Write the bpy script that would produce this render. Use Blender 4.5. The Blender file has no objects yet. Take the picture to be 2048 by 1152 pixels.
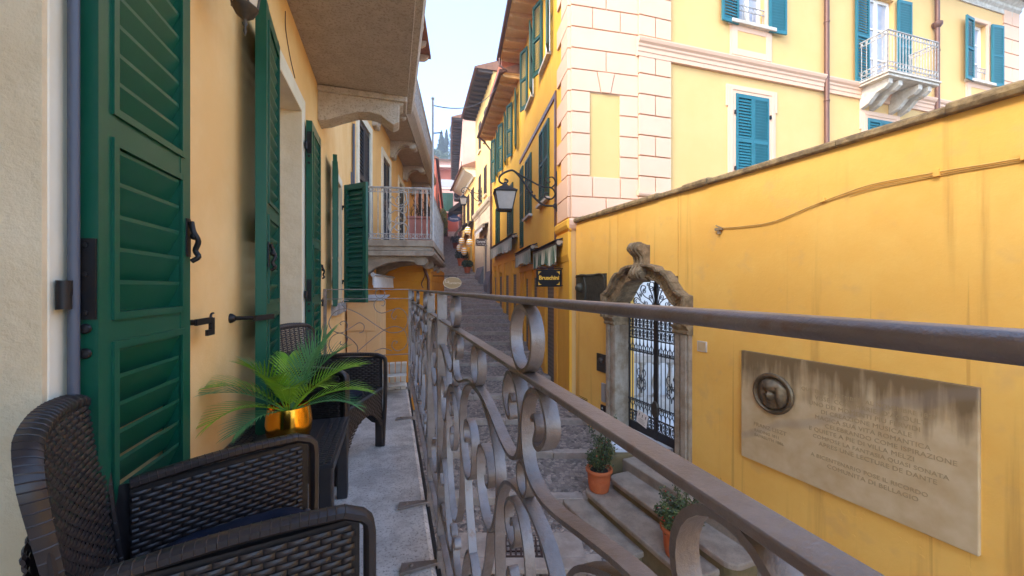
import bpy, bmesh, math, random
from mathutils import Vector, Matrix
random.seed(11)
scene = bpy.context.scene
COL = scene.collection
R = math.radians
ZV = Vector((0, 0, 1))
WM = {}

# ------------------------------------------------------------------ helpers
class Frame:
    """s runs along t, d runs along the outward normal n, z is up"""
    def __init__(self, o, t, side=1):
        self.o = Vector((o[0], o[1], o[2] if len(o) > 2 else 0.0))
        self.t = Vector((t[0], t[1], 0)).normalized()
        self.n = Vector((self.t.y, -self.t.x, 0)) * side
    def P(self, s, d, z):
        return self.o + self.t * s + self.n * d + ZV * z

class MB:
    def __init__(self, fr=None):
        self.v = []; self.f = []; self.fr = fr
    def P(self, p):
        if self.fr is None:
            return Vector(p)
        return self.fr.P(p[0], p[1], p[2])
    def add(self, vs, fs):
        k = len(self.v)
        self.v += [self.P(p) for p in vs]
        self.f += [tuple(i + k for i in f) for f in fs]
        return self
    def box(self, a0, a1, b0, b1, c0, c1):
        vs = [(a, b, c) for a in (a0, a1) for b in (b0, b1) for c in (c0, c1)]
        return self.add(vs, [(0, 1, 3, 2), (4, 6, 7, 5), (0, 4, 5, 1), (2, 3, 7, 6), (0, 2, 6, 4), (1, 5, 7, 3)])
    def obox(self, c, ax, ay, az, hx, hy, hz):
        c = Vector(c); ax = Vector(ax).normalized() * hx; ay = Vector(ay).normalized() * hy; az = Vector(az).normalized() * hz
        vs = [tuple(c + ax * i + ay * j + az * k) for i in (-1, 1) for j in (-1, 1) for k in (-1, 1)]
        return self.add(vs, [(0, 1, 3, 2), (4, 6, 7, 5), (0, 4, 5, 1), (2, 3, 7, 6), (0, 2, 6, 4), (1, 5, 7, 3)])
    def prism(self, poly, axis, a, b):
        n = len(poly)
        def mk(p, k):
            if axis == 'd': return (p[0], k, p[1])
            if axis == 's': return (k, p[0], p[1])
            return (p[0], p[1], k)
        vs = [mk(p, a) for p in poly] + [mk(p, b) for p in poly]
        fs = [tuple(range(n - 1, -1, -1)), tuple(range(n, 2 * n))]
        fs += [(i, (i + 1) % n, (i + 1) % n + n, i + n) for i in range(n)]
        return self.add(vs, fs)
    def quad(self, *ps):
        return self.add(list(ps), [tuple(range(len(ps)))])
    def tube(self, pts, r, n=8, closed=False):
        pts = [Vector(p) for p in pts]
        m = len(pts)
        rr = r if isinstance(r, (list, tuple)) else [r] * m
        tan = []
        for i in range(m):
            if closed:
                t = pts[(i + 1) % m] - pts[i - 1]
            else:
                t = pts[min(i + 1, m - 1)] - pts[max(i - 1, 0)]
            tan.append(t.normalized() if t.length > 1e-9 else Vector((0, 0, 1)))
        ref = Vector((0, 0, 1)) if abs(tan[0].z) < .9 else Vector((1, 0, 0))
        u = (ref - tan[0] * ref.dot(tan[0])).normalized()
        vs = []
        for i in range(m):
            u = u - tan[i] * u.dot(tan[i])
            if u.length < 1e-6:
                u = tan[i].orthogonal()
            u.normalize()
            w = tan[i].cross(u)
            for k in range(n):
                a = 2 * math.pi * k / n
                vs.append(tuple(pts[i] + (u * math.cos(a) + w * math.sin(a)) * rr[i]))
        fs = []
        for i in range(m if closed else m - 1):
            j = (i + 1) % m
            for k in range(n):
                l = (k + 1) % n
                fs.append((i * n + k, i * n + l, j * n + l, j * n + k))
        if not closed:
            fs.append(tuple(range(n - 1, -1, -1)))
            fs.append(tuple((m - 1) * n + k for k in range(n)))
        return self.add(vs, fs)
    def ribbon(self, pts, d0, d1, th, closed=False):
        """flat bar bent along a path given as (s, z), its width runs from d0 to d1"""
        P = [Vector((p[0], p[1])) for p in pts]
        m = len(P); vs = []
        for i in range(m):
            if closed:
                t = P[(i + 1) % m] - P[i - 1]
            else:
                t = P[min(i + 1, m - 1)] - P[max(i - 1, 0)]
            t = t.normalized() if t.length > 1e-9 else Vector((1, 0))
            nn = Vector((-t.y, t.x)) * th * .5
            a = P[i] + nn; b = P[i] - nn
            vs += [(a.x, d0, a.y), (a.x, d1, a.y), (b.x, d1, b.y), (b.x, d0, b.y)]
        fs = []
        for i in range(m if closed else m - 1):
            j = (i + 1) % m
            for k in range(4):
                l = (k + 1) % 4
                fs.append((i * 4 + k, i * 4 + l, j * 4 + l, j * 4 + k))
        if not closed:
            fs += [(3, 2, 1, 0), tuple((m - 1) * 4 + k for k in range(4))]
        return self.add(vs, fs)
    def lathe(self, c, prof, n=20, axis=2):
        vs = []
        for r, h in prof:
            for k in range(n):
                a = 2 * math.pi * k / n
                p = [0, 0, 0]
                o = [0, 1, 2]; o.remove(axis)
                p[o[0]] = r * math.cos(a); p[o[1]] = r * math.sin(a); p[axis] = h
                vs.append((c[0] + p[0], c[1] + p[1], c[2] + p[2]))
        fs = []
        for i in range(len(prof) - 1):
            for k in range(n):
                l = (k + 1) % n
                fs.append((i * n + k, i * n + l, (i + 1) * n + l, (i + 1) * n + k))
        fs.append(tuple(range(n - 1, -1, -1))); fs.append(tuple((len(prof) - 1) * n + k for k in range(n)))
        return self.add(vs, fs)
    def ball(self, c, r, n=12, sz=1.0):
        prof = [(max(1e-4, r * math.sin(math.pi * i / 8)), -r * sz * math.cos(math.pi * i / 8)) for i in range(9)]
        return self.lathe(c, prof, n)
    def grid(self, fn, nu, nv):
        vs = [fn(i / nu, j / nv) for j in range(nv + 1) for i in range(nu + 1)]
        fs = [(j * (nu + 1) + i, j * (nu + 1) + i + 1, (j + 1) * (nu + 1) + i + 1, (j + 1) * (nu + 1) + i) for j in range(nv) for i in range(nu)]
        return self.add(vs, fs)
    def leaves(self, c, rad, n, size, flat=.55, fill=.35):
        c = Vector(c)
        for _ in range(n):
            while True:
                p = Vector((random.uniform(-1, 1), random.uniform(-1, 1), random.uniform(-1, 1)))
                if fill < p.length < 1: break
            q = c + Vector((p.x * rad[0], p.y * rad[1], p.z * rad[2]))
            a = Vector((random.gauss(0, 1), random.gauss(0, 1), random.gauss(0, 1))).normalized()
            b = a.orthogonal().normalized()
            s = size * random.uniform(.6, 1.4)
            self.add([tuple(q - a * s), tuple(q + b * s * flat), tuple(q + a * s), tuple(q - b * s * flat)], [(0, 1, 2, 3)])
        return self
    def text(self, txt, size, fn, depth=.003, bold=.0, align='CENTER', space=1.0):
        cu = bpy.data.curves.new('lettering', 'FONT')
        cu.body = txt; cu.size = size; cu.align_x = align; cu.extrude = depth; cu.offset = bold; cu.space_character = space
        cu.resolution_u = 3
        ob = bpy.data.objects.new('lettering', cu); COL.objects.link(ob)
        dg = bpy.context.evaluated_depsgraph_get()
        me = bpy.data.meshes.new_from_object(ob.evaluated_get(dg))
        self.add([fn(v.co.x, v.co.y, v.co.z) for v in me.vertices], [tuple(p.vertices) for p in me.polygons])
        bpy.data.objects.remove(ob); bpy.data.curves.remove(cu); bpy.data.meshes.remove(me)
        return self
    def mesh(self, name, mat, M=None, smooth=None, recalc=True):
        me = bpy.data.meshes.new(name)
        vs = self.v if M is None else [M @ v for v in self.v]
        me.from_pydata([tuple(v) for v in vs], [], self.f)
        if recalc:
            bm = bmesh.new(); bm.from_mesh(me)
            bmesh.ops.recalc_face_normals(bm, faces=bm.faces)
            bm.to_mesh(me); bm.free()
        if smooth is not None:
            me.polygons.foreach_set('use_smooth', [True] * len(me.polygons))
            if smooth < 180:
                me.set_sharp_from_angle(angle=R(smooth))
        me.materials.append(mat)
        me.update()
        return me
    def build(self, name, mat, parent=None, label=None, cat=None, group=None, kind=None, smooth=None, bevel=None, recalc=True):
        if parent is not None:
            W = WM[parent.name]
        else:
            xs = [v.x for v in self.v]; ys = [v.y for v in self.v]; zs = [v.z for v in self.v]
            W = Matrix.Translation(((min(xs) + max(xs)) / 2, (min(ys) + max(ys)) / 2, min(zs)))
        me = self.mesh(name, mat, W.inverted(), smooth, recalc)
        o = bpy.data.objects.new(name, me); COL.objects.link(o)
        if parent is not None:
            o.parent = parent
        else:
            o.matrix_world = W
        WM[o.name] = W
        if bevel:
            md = o.modifiers.new('edge', 'BEVEL'); md.width = bevel; md.segments = 2; md.limit_method = 'ANGLE'; md.angle_limit = R(40)
        return tag(o, label, cat, group, kind)

def tag(o, label=None, cat=None, group=None, kind=None):
    if label: o['label'] = label
    if cat: o['category'] = cat
    if group: o['group'] = group
    if kind: o['kind'] = kind
    return o

def thing(name, label, cat, loc=(0, 0, 0), rotz=0.0, group=None):
    o = bpy.data.objects.new(name, None); COL.objects.link(o)
    o.empty_display_size = .1
    M = Matrix.Translation(loc) @ Matrix.Rotation(rotz, 4, 'Z')
    o.matrix_world = M; WM[o.name] = M
    return tag(o, label, cat, group)

def move(o, loc, rotz=0.0):
    M = Matrix.Translation(loc) @ Matrix.Rotation(rotz, 4, 'Z')
    o.matrix_world = M
    def rec(x):
        for c in x.children:
            WM[c.name] = M @ c.matrix_local; rec(c)
    WM[o.name] = M
    rec(o)

def inst(me, name, parent, M):
    o = bpy.data.objects.new(name, me); COL.objects.link(o)
    o.parent = parent
    o.matrix_local = WM[parent.name].inverted() @ M
    WM[o.name] = M
    return o

def dup(root, loc, rotz, label=None, scale=None):
    def rec(o, par):
        c = o.copy(); COL.objects.link(c)
        if par is not None: c.parent = par
        for ch in o.children: rec(ch, c)
        return c
    r = rec(root, None)
    r.matrix_world = Matrix.Translation(loc) @ Matrix.Rotation(rotz, 4, 'Z')
    if scale: r.scale = scale
    if label: r['label'] = label
    return r

def spline(pts, n=6, closed=False):
    """Catmull-Rom through the points"""
    P = [Vector(p) for p in pts]; m = len(P); out = []
    rng = m if closed else m - 1
    for i in range(rng):
        p1 = P[i]; p2 = P[(i + 1) % m]
        p0 = P[i - 1] if (closed or i > 0) else p1 * 2 - p2
        p3 = P[(i + 2) % m] if (closed or i + 2 < m) else p2 * 2 - p1
        for k in range(n):
            t = k / n
            out.append(.5 * ((2 * p1) + (p2 - p0) * t + (2 * p0 - 5 * p1 + 4 * p2 - p3) * t * t + (3 * p1 - p0 - 3 * p2 + p3) * t ** 3))
    if not closed: out.append(P[-1])
    return [tuple(p) for p in out]

def spiral(c, r0, r1, a0, turns, n=18):
    return [(c[0] + (r0 + (r1 - r0) * i / n) * math.cos(a0 + turns * 2 * math.pi * i / n),
             c[1] + (r0 + (r1 - r0) * i / n) * math.sin(a0 + turns * 2 * math.pi * i / n)) for i in range(n + 1)]

def circle(c, r, n=20):
    return [(c[0] + r * math.cos(2 * math.pi * i / n), c[1] + r * math.sin(2 * math.pi * i / n)) for i in range(n)]

# ------------------------------------------------------------------ materials
def M(name, col, rough=.65, col2=None, var=.5, vs=2.0, bump=0.0, bs=40.0, bd=2.0, metal=0.0, streak=None, st=.5, stscale=(6, 6, .35), spec=.4, speck=None, emit=None, stlo=.52, sthi=.72, stripes=None, contrast=(.35, .65), streak2=None):
    m = bpy.data.materials.new(name); m.use_nodes = True
    nt = m.node_tree; N = nt.nodes; L = nt.links
    b = N['Principled BSDF']
    b.inputs['Roughness'].default_value = rough
    b.inputs['Metallic'].default_value = metal
    b.inputs['Specular IOR Level'].default_value = spec
    tc = N.new('ShaderNodeTexCoord')
    c = (*col, 1)
    def noise(scale, detail=5, rgh=.6, src=None):
        n = N.new('ShaderNodeTexNoise'); n.inputs['Scale'].default_value = scale; n.inputs['Detail'].default_value = detail
        n.inputs['Roughness'].default_value = rgh
        L.new(src if src else tc.outputs['Object'], n.inputs['Vector']); return n
    def ramp(src, lo, hi):
        r = N.new('ShaderNodeMapRange'); r.inputs['From Min'].default_value = lo; r.inputs['From Max'].default_value = hi
        r.interpolation_type = 'SMOOTHSTEP'
        L.new(src, r.inputs['Value']); return r.outputs['Result']
    def mix(f, a, bb, fac=None):
        x = N.new('ShaderNodeMix'); x.data_type = 'RGBA'
        if isinstance(f, float): x.inputs['Factor'].default_value = f
        else:
            if fac is not None and fac != 1:
                mm = N.new('ShaderNodeMath'); mm.operation = 'MULTIPLY'; mm.inputs[1].default_value = fac
                L.new(f, mm.inputs[0]); f = mm.outputs[0]
            L.new(f, x.inputs['Factor'])
        for k, q in (('A', a), ('B', bb)):
            if isinstance(q, tuple): x.inputs[k].default_value = q
            else: L.new(q, x.inputs[k])
        return x.outputs['Result']
    cur = c
    if col2:
        cur = mix(ramp(noise(vs, 6, .65).outputs['Fac'], *contrast), cur, (*col2, 1), var)
    if speck:
        sc, scol, lo, hi, f = speck
        cur = mix(ramp(noise(sc, 3, .7).outputs['Fac'], lo, hi), cur, (*scol, 1), f)
    if streak:
        mp = N.new('ShaderNodeMapping'); mp.inputs['Scale'].default_value = stscale
        L.new(tc.outputs['Object'], mp.inputs['Vector'])
        cur = mix(ramp(noise(1.0, 5, .6, mp.outputs['Vector']).outputs['Fac'], stlo, sthi), cur, (*streak, 1), st)
    if streak2:
        c2_, sc2, lo2, hi2, f2 = streak2
        mp = N.new('ShaderNodeMapping'); mp.inputs['Scale'].default_value = sc2
        L.new(tc.outputs['Object'], mp.inputs['Vector'])
        cur = mix(ramp(noise(1.0, 3, .55, mp.outputs['Vector']).outputs['Fac'], lo2, hi2), cur, (*c2_, 1), f2)
    if stripes:
        axis, freq, c2 = stripes
        mp = N.new('ShaderNodeSeparateXYZ'); L.new(tc.outputs['Object'], mp.inputs[0])
        mm = N.new('ShaderNodeMath'); mm.operation = 'MULTIPLY'; mm.inputs[1].default_value = freq
        L.new(mp.outputs[axis], mm.inputs[0])
        fr = N.new('ShaderNodeMath'); fr.operation = 'FRACT'; L.new(mm.outputs[0], fr.inputs[0])
        gt = N.new('ShaderNodeMath'); gt.operation = 'GREATER_THAN'; gt.inputs[1].default_value = .5; L.new(fr.outputs[0], gt.inputs[0])
        cur = mix(gt.outputs[0], cur, (*c2, 1))
    if isinstance(cur, tuple): b.inputs['Base Color'].default_value = cur
    else: L.new(cur, b.inputs['Base Color'])
    if bump:
        n1 = noise(bs, 6, .7)
        bp = N.new('ShaderNodeBump'); bp.inputs['Strength'].default_value = bump; bp.inputs['Distance'].default_value = bd * .001
        L.new(n1.outputs['Fac'], bp.inputs['Height']); L.new(bp.outputs['Normal'], b.inputs['Normal'])
    if emit:
        b.inputs['Emission Color'].default_value = (*emit[0], 1); b.inputs['Emission Strength'].default_value = emit[1]
    m['n'] = 1
    return m

MAT = {}
MAT['plaster_home'] = M('ochre plaster', (.84, .56, .25), .85, (.78, .47, .175), .9, 1.6, .6, 14, 5, streak=(.72, .42, .15), st=.3)
MAT['cream'] = M('cream painted plaster', (.72, .58, .38), .7, (.62, .47, .28), .7, 4, .9, 9, 12)
MAT['white_trim'] = M('chalky white trim', (.76, .70, .56), .7, (.64, .56, .40), .5, 5, .3, 25, 4)
MAT['green'] = M('dark green gloss paint', (.003, .078, .042), .36, (.010, .088, .052), .7, 5, .10, 70, 1.5, spec=.4)
MAT['green_far'] = M('weathered green shutters', (.010, .060, .028), .5, (.022, .082, .046), .6, 9)
MAT['grey_shut'] = M('slate grey shutters', (.045, .05, .06), .5)
MAT['teal'] = M('teal blue paint', (.010, .125, .155), .5, (.016, .155, .19), .5, 3)
MAT['brown_shut'] = M('brown shutters', (.055, .03, .022), .6)
MAT['black_iron'] = M('black iron', (.012, .012, .014), .45, (.03, .02, .016), .5, 30, .2, 120, 1, metal=.3)
MAT['rail_iron'] = M('grey brown painted iron', (.245, .215, .205), .38, (.165, .13, .11), .8, 11, .55, 110, 2.2, metal=.42, speck=(34, (.20, .11, .06), .60, .74, .6), spec=.5)
MAT['wrought'] = M('dark wrought iron', (.022, .017, .016), .55, (.045, .03, .022), .5, 20, .2, 60, 2, metal=.3)
MAT['white_iron'] = M('old white painted iron', (.46, .43, .40), .6, (.28, .25, .225), .85, 12)
MAT['granite'] = M('grey granite slab', (.42, .40, .385), .8, (.25, .235, .225), .85, 5, .5, 90, 2, speck=(220, (.13, .12, .115), .50, .62, .6), contrast=(.42, .60))
MAT['floor_stone'] = M('worn grey stone floor', (.60, .57, .54), .75, (.40, .37, .35), .9, 7, .6, 70, 3, speck=(85, (.20, .18, .165), .52, .66, .8), contrast=(.38, .62))
MAT['soffit'] = M('rough grey render', (.50, .43, .36), .95, (.42, .355, .29), .8, 9, .9, 110, 6, speck=(55, (.30, .24, .185), .50, .62, .7))
MAT['bracket'] = M('pitted pale stone', (.55, .47, .38), .9, (.42, .34, .26), .7, 14, .9, 70, 6, speck=(60, (.28, .22, .16), .53, .64, .7))
MAT['wall_yellow'] = M('sun yellow wall plaster', (.85, .50, .11), .85, (.80, .42, .075), .8, .9, .45, 22, 6, speck=(2.3, (.70, .40, .12), .56, .70, .5), streak=(.50, .25, .05), st=.75, stscale=(4.0, 4.0, .18), stlo=.57, sthi=.76, streak2=((.50, .25, .05), (13, 13, .16), .68, .73, .45))
MAT['old_conduit'] = M('dusty yellow conduit', (.62, .36, .09), .85, (.46, .25, .06), .6, 6)
MAT['coping'] = M('mossy coping stone', (.33, .22, .095), .95, (.13, .085, .04), .9, 9, 1.0, 35, 14)
MAT['villa'] = M('pale yellow villa plaster', (.70, .435, .165), .85, (.66, .395, .135), .5, 1.2, .1, 30, 2)
MAT['villa_trim'] = M('pale pink villa stucco', (.72, .455, .305), .85, (.68, .415, .265), .4, 2, .1, 40, 2)
MAT['joint'] = M('shade toned stucco joints', (.64, .405, .26), .9)  # deeper tone paints in the shade of the grooves between corner blocks
MAT['villa_stone'] = M('pale balcony stone', (.62, .56, .48), .9, (.40, .33, .25), .7, 6, .3, 40, 3)
MAT['houseA'] = M('saffron plaster', (.84, .45, .045), .85, (.78, .38, .03), .7, .8, .2, 30, 3, streak=(.6, .26, .03), st=.4)
MAT['houseA_low'] = M('deep ochre shopfront paint', (.80, .40, .035), .7, (.72, .34, .03), .6, 2, .1, 40, 2)
MAT['houseC'] = M('butter plaster', (.84, .56, .19), .85, (.80, .48, .13), .5, 1)
MAT['stone_clad'] = M('cream stone cladding', (.68, .55, .36), .85, (.60, .46, .29), .6, 3, .2, 30, 3)
MAT['plinth'] = M('grey stone plinth', (.22, .205, .20), .9, (.15, .14, .13), .6, 4, .4, 40, 3)
MAT['pink'] = M('salmon pink plaster', (.80, .45, .32), .85, (.72, .37, .26), .6, 1)
MAT['pink_far'] = M('faded pink plaster', (.72, .42, .33), .9, (.62, .35, .27), .6, .6)
MAT['red_far'] = M('brick red plaster', (.55, .16, .09), .9, (.45, .12, .07), .6, .8)
MAT['eave_wood'] = M('painted eave timber', (.70, .45, .20), .8, (.58, .35, .14), .6, 4)
MAT['eave_dark'] = M('dark brown timber', (.06, .038, .028), .8)
MAT['gutter'] = M('brown copper gutter', (.155, .068, .042), .45, (.11, .05, .035), .6, 4, metal=.3)
MAT['roof'] = M('clay roof tiles', (.30, .14, .08), .9, (.18, .09, .055), .8, 5, .5, 20, 8)
MAT['neigh'] = M('pale ochre plaster', (.80, .49, .19), .85, (.72, .41, .14), .6, 1.2, .2, 30, 3, streak=(.5, .3, .12), st=.35)
MAT['old_stone'] = M('old weathered balcony stone', (.36, .29, .22), .9, (.22, .165, .12), .8, 5, .7, 40, 6)
MAT['edge_black'] = M('matt black edge', (.012, .011, .011), .7)
MAT['neigh_orange'] = M('orange banded plaster', (.66, .275, .02), .8, (.52, .20, .015), .7, 1.8, .2, 30, 3)
MAT['tan'] = M('tan painted metal', (.62, .40, .20), .6, (.56, .34, .155), .5, 2)
MAT['lead'] = M('lead grey sheet', (.34, .34, .35), .5)
MAT['slate_pipe'] = M('slate blue pipe', (.08, .09, .12), .45)
MAT['wicker'] = M('dark brown moulded wicker', (.022, .018, .0195), .38, (.036, .028, .026), .6, 16, .15, 160, .8, spec=.45)
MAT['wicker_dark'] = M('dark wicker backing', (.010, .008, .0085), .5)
MAT['table_top'] = M('charcoal table plastic', (.020, .020, .025), .42, (.027, .027, .032), .5, 30, .1, 200, .5, spec=.5)
MAT['navy'] = M('navy cushion cloth', (.008, .012, .026), .9, (.012, .017, .034), .6, 60, .5, 300, 1, spec=.15)
MAT['gold'] = M('polished gold', (.86, .42, .045), .16, metal=1.0)
MAT['soil'] = M('dark potting soil', (.02, .014, .01), .95, bump=.8, bs=80, bd=8)
MAT['palm1'] = M('fresh palm green', (.17, .36, .02), .45, (.28, .46, .03), .8, 14)
MAT['palm2'] = M('blue green palm', (.08, .24, .08), .5, (.12, .30, .10), .6, 14)
MAT['shrub'] = M('dark shrub leaves', (.022, .04, .012), .5, (.06, .08, .02), .7, 9)
MAT['shrub_light'] = M('olive shrub leaves', (.05, .07, .015), .5, (.10, .12, .03), .7, 9)
MAT['berry'] = M('red berries', (.45, .03, .015), .4)
MAT['bark'] = M('brown twigs', (.06, .035, .02), .9)
MAT['terracotta'] = M('terracotta clay', (.52, .135, .04), .75, (.42, .10, .03), .6, 8, .2, 60, 2)
MAT['terra_pink'] = M('faded pink planter', (.45, .17, .13), .8, (.36, .13, .10), .6, 5)
MAT['street'] = M('cobbled street', (.16, .14, .13), .85)
MAT['kerb'] = M('worn step kerb stone', (.40, .33, .27), .85, (.24, .195, .16), .7, 5, .5, 50, 3)
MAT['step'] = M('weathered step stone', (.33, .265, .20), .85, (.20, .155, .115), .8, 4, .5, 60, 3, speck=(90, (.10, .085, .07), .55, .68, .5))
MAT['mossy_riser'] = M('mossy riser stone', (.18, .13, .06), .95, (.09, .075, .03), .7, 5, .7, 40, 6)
MAT['jamb'] = M('granite gate jamb', (.40, .33, .25), .85, (.22, .15, .08), .8, 4, .7, 80, 4, speck=(150, (.16, .12, .09), .5, .62, .6), streak=(.16, .095, .04), st=.6, stscale=(5, 5, .8))
MAT['arch_stone'] = M('weathered brown stone', (.32, .225, .125), .92, (.13, .09, .045), .85, 7, .9, 40, 8, speck=(60, (.05, .035, .02), .55, .68, .6))
MAT['marble'] = M('stained plaque marble', (.60, .46, .26), .7)
MAT['plaque_edge'] = M('plaque letters', (.36, .26, .125), .8)
MAT['bronze'] = M('dark bronze', (.05, .036, .024), .5, (.10, .07, .042), .6, 22, .5, 40, 4, metal=.4)
MAT['medal'] = M('worn bronze medallion', (.13, .09, .05), .42, (.24, .17, .09), .6, 22, .5, 40, 6, metal=.6)
MAT['bronze_green'] = M('verdigris bronze', (.06, .055, .04), .55, (.12, .11, .075), .6, 12, .9, 30, 10, metal=.5)
MAT['black'] = M('black enamel', (.016, .013, .011), .75, spec=.15)
MAT['signgold'] = M('sign yellow paint', (.80, .45, .03), .5)
MAT['sign_white'] = M('sign white paint', (.72, .68, .62), .6)
MAT['sign_blue'] = M('dark blue enamel', (.03, .05, .13), .5)
MAT['sign_tan'] = M('gilded sign board', (.48, .31, .14), .5, (.40, .25, .10), .6, 5)
MAT['sign_cream'] = M('pale gilt lettering', (.72, .56, .36), .5)
MAT['paper'] = M('white paper notice', (.74, .66, .58), .8)
MAT['white_wall'] = M('white painted wall', (.74, .73, .72), .8, (.66, .65, .65), .5, 2)
MAT['balu'] = M('grey balustrade stone', (.52, .50, .48), .85, (.36, .34, .32), .7, 6, .3, 40, 3)
MAT['canvas'] = M('green and white striped canvas', (.60, .56, .42), .85, stripes=(1, 7.0, (.06, .13, .08)))
MAT['canvas_old'] = M('faded striped canvas', (.52, .49, .38), .85, stripes=(1, 6.0, (.24, .27, .20)))
MAT['canvas_white'] = M('white canvas', (.66, .62, .58), .85, (.5, .46, .42), .5, 8)
MAT['awning_metal'] = M('dark awning case', (.05, .035, .03), .5)
MAT['beige_metal'] = M('beige metal', (.40, .32, .23), .5)
MAT['lamp_glass'] = M('frosted lamp glass', (.36, .32, .28), .35, (.28, .25, .22), .5, 6)
MAT['amber_glass'] = M('amber lamp glass', (.55, .40, .22), .3)
MAT['dark_glass'] = M('dark window glass', (.02, .024, .03), .08, spec=.6)
MAT['sky_glass'] = M('window glass with pale curtain', (.30, .33, .40), .10, (.45, .45, .44), .5, 3, spec=.7)
MAT['white_frame'] = M('white window frame', (.80, .77, .72), .45)
MAT['dark_door'] = M('dark shop door', (.035, .03, .03), .5)
MAT['roller'] = M('grey roller shutter', (.17, .14, .125), .5, stripes=(2, 9.0, (.11, .09, .08)))
MAT['yellowlantern'] = M('white and yellow paper', (.80, .78, .70), .7, stripes=(2, 6.0, (.85, .45, .02)))
MAT['cypress'] = M('cypress foliage', (.012, .03, .016), .8, (.03, .055, .025), .6, 1)
MAT['hill_leaf'] = M('hillside foliage', (.045, .075, .025), .8, (.12, .14, .06), .8, .4)
MAT['hill_soil'] = M('hillside earth', (.08, .09, .04), .95)
MAT['vine'] = M('yellow green vine leaves', (.10, .16, .02), .6, (.20, .24, .03), .7, 2)  # yellow green leaf colour with random lighter patches
MAT['lake_ground'] = M('ground earth', (.16, .14, .12), .95, (.12, .11, .09), .6, .3)
MAT['ac'] = M('dirty white metal', (.42, .41, .40), .6)
MAT['grate'] = M('rusty drain iron', (.05, .025, .018), .7)
MAT['terrace'] = M('pale terrace paving', (.62, .66, .70), .7, (.5, .53, .56), .5, 2)
MAT['white_rib'] = M('white ribbed sheet', (.74, .72, .69), .5, (.56, .53, .49), .6, 6)

def bump_link(m, height_socket, dist, strength=1.0):
    nt = m.node_tree
    bp = nt.nodes.new('ShaderNodeBump'); bp.inputs['Distance'].default_value = dist; bp.inputs['Strength'].default_value = strength
    nt.links.new(height_socket, bp.inputs['Height'])
    nt.links.new(bp.outputs['Normal'], nt.nodes['Principled BSDF'].inputs['Normal'])

def make_street():
    m = MAT['street']; nt = m.node_tree; N = nt.nodes; L = nt.links; b = N['Principled BSDF']
    tc = N.new('ShaderNodeTexCoord')
    v = N.new('ShaderNodeTexVoronoi'); v.feature = 'F1'; v.inputs['Scale'].default_value = 15
    v2 = N.new('ShaderNodeTexVoronoi'); v2.feature = 'DISTANCE_TO_EDGE'; v2.inputs['Scale'].default_value = 15
    for x in (v, v2): L.new(tc.outputs['Object'], x.inputs['Vector'])
    rp = N.new('ShaderNodeValToRGB'); L.new(v.outputs['Color'], rp.inputs['Fac'])
    rp.color_ramp.elements[0].color = (.07, .055, .047, 1); rp.color_ramp.elements[1].color = (.44, .35, .28, 1)
    e = rp.color_ramp.elements.new(.5); e.color = (.25, .20, .165, 1)
    mr = N.new('ShaderNodeMapRange'); mr.inputs['From Max'].default_value = .09; L.new(v2.outputs['Distance'], mr.inputs['Value'])
    mx = N.new('ShaderNodeMix'); mx.data_type = 'RGBA'; L.new(mr.outputs['Result'], mx.inputs['Factor'])
    mx.inputs['A'].default_value = (.17, .14, .12, 1); L.new(rp.outputs['Color'], mx.inputs['B'])
    L.new(mx.outputs['Result'], b.inputs['Base Color'])
    mr2 = N.new('ShaderNodeMapRange'); mr2.inputs['From Max'].default_value = .35; L.new(v2.outputs['Distance'], mr2.inputs['Value'])
    bump_link(m, mr2.outputs['Result'], .015)
make_street()

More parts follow.
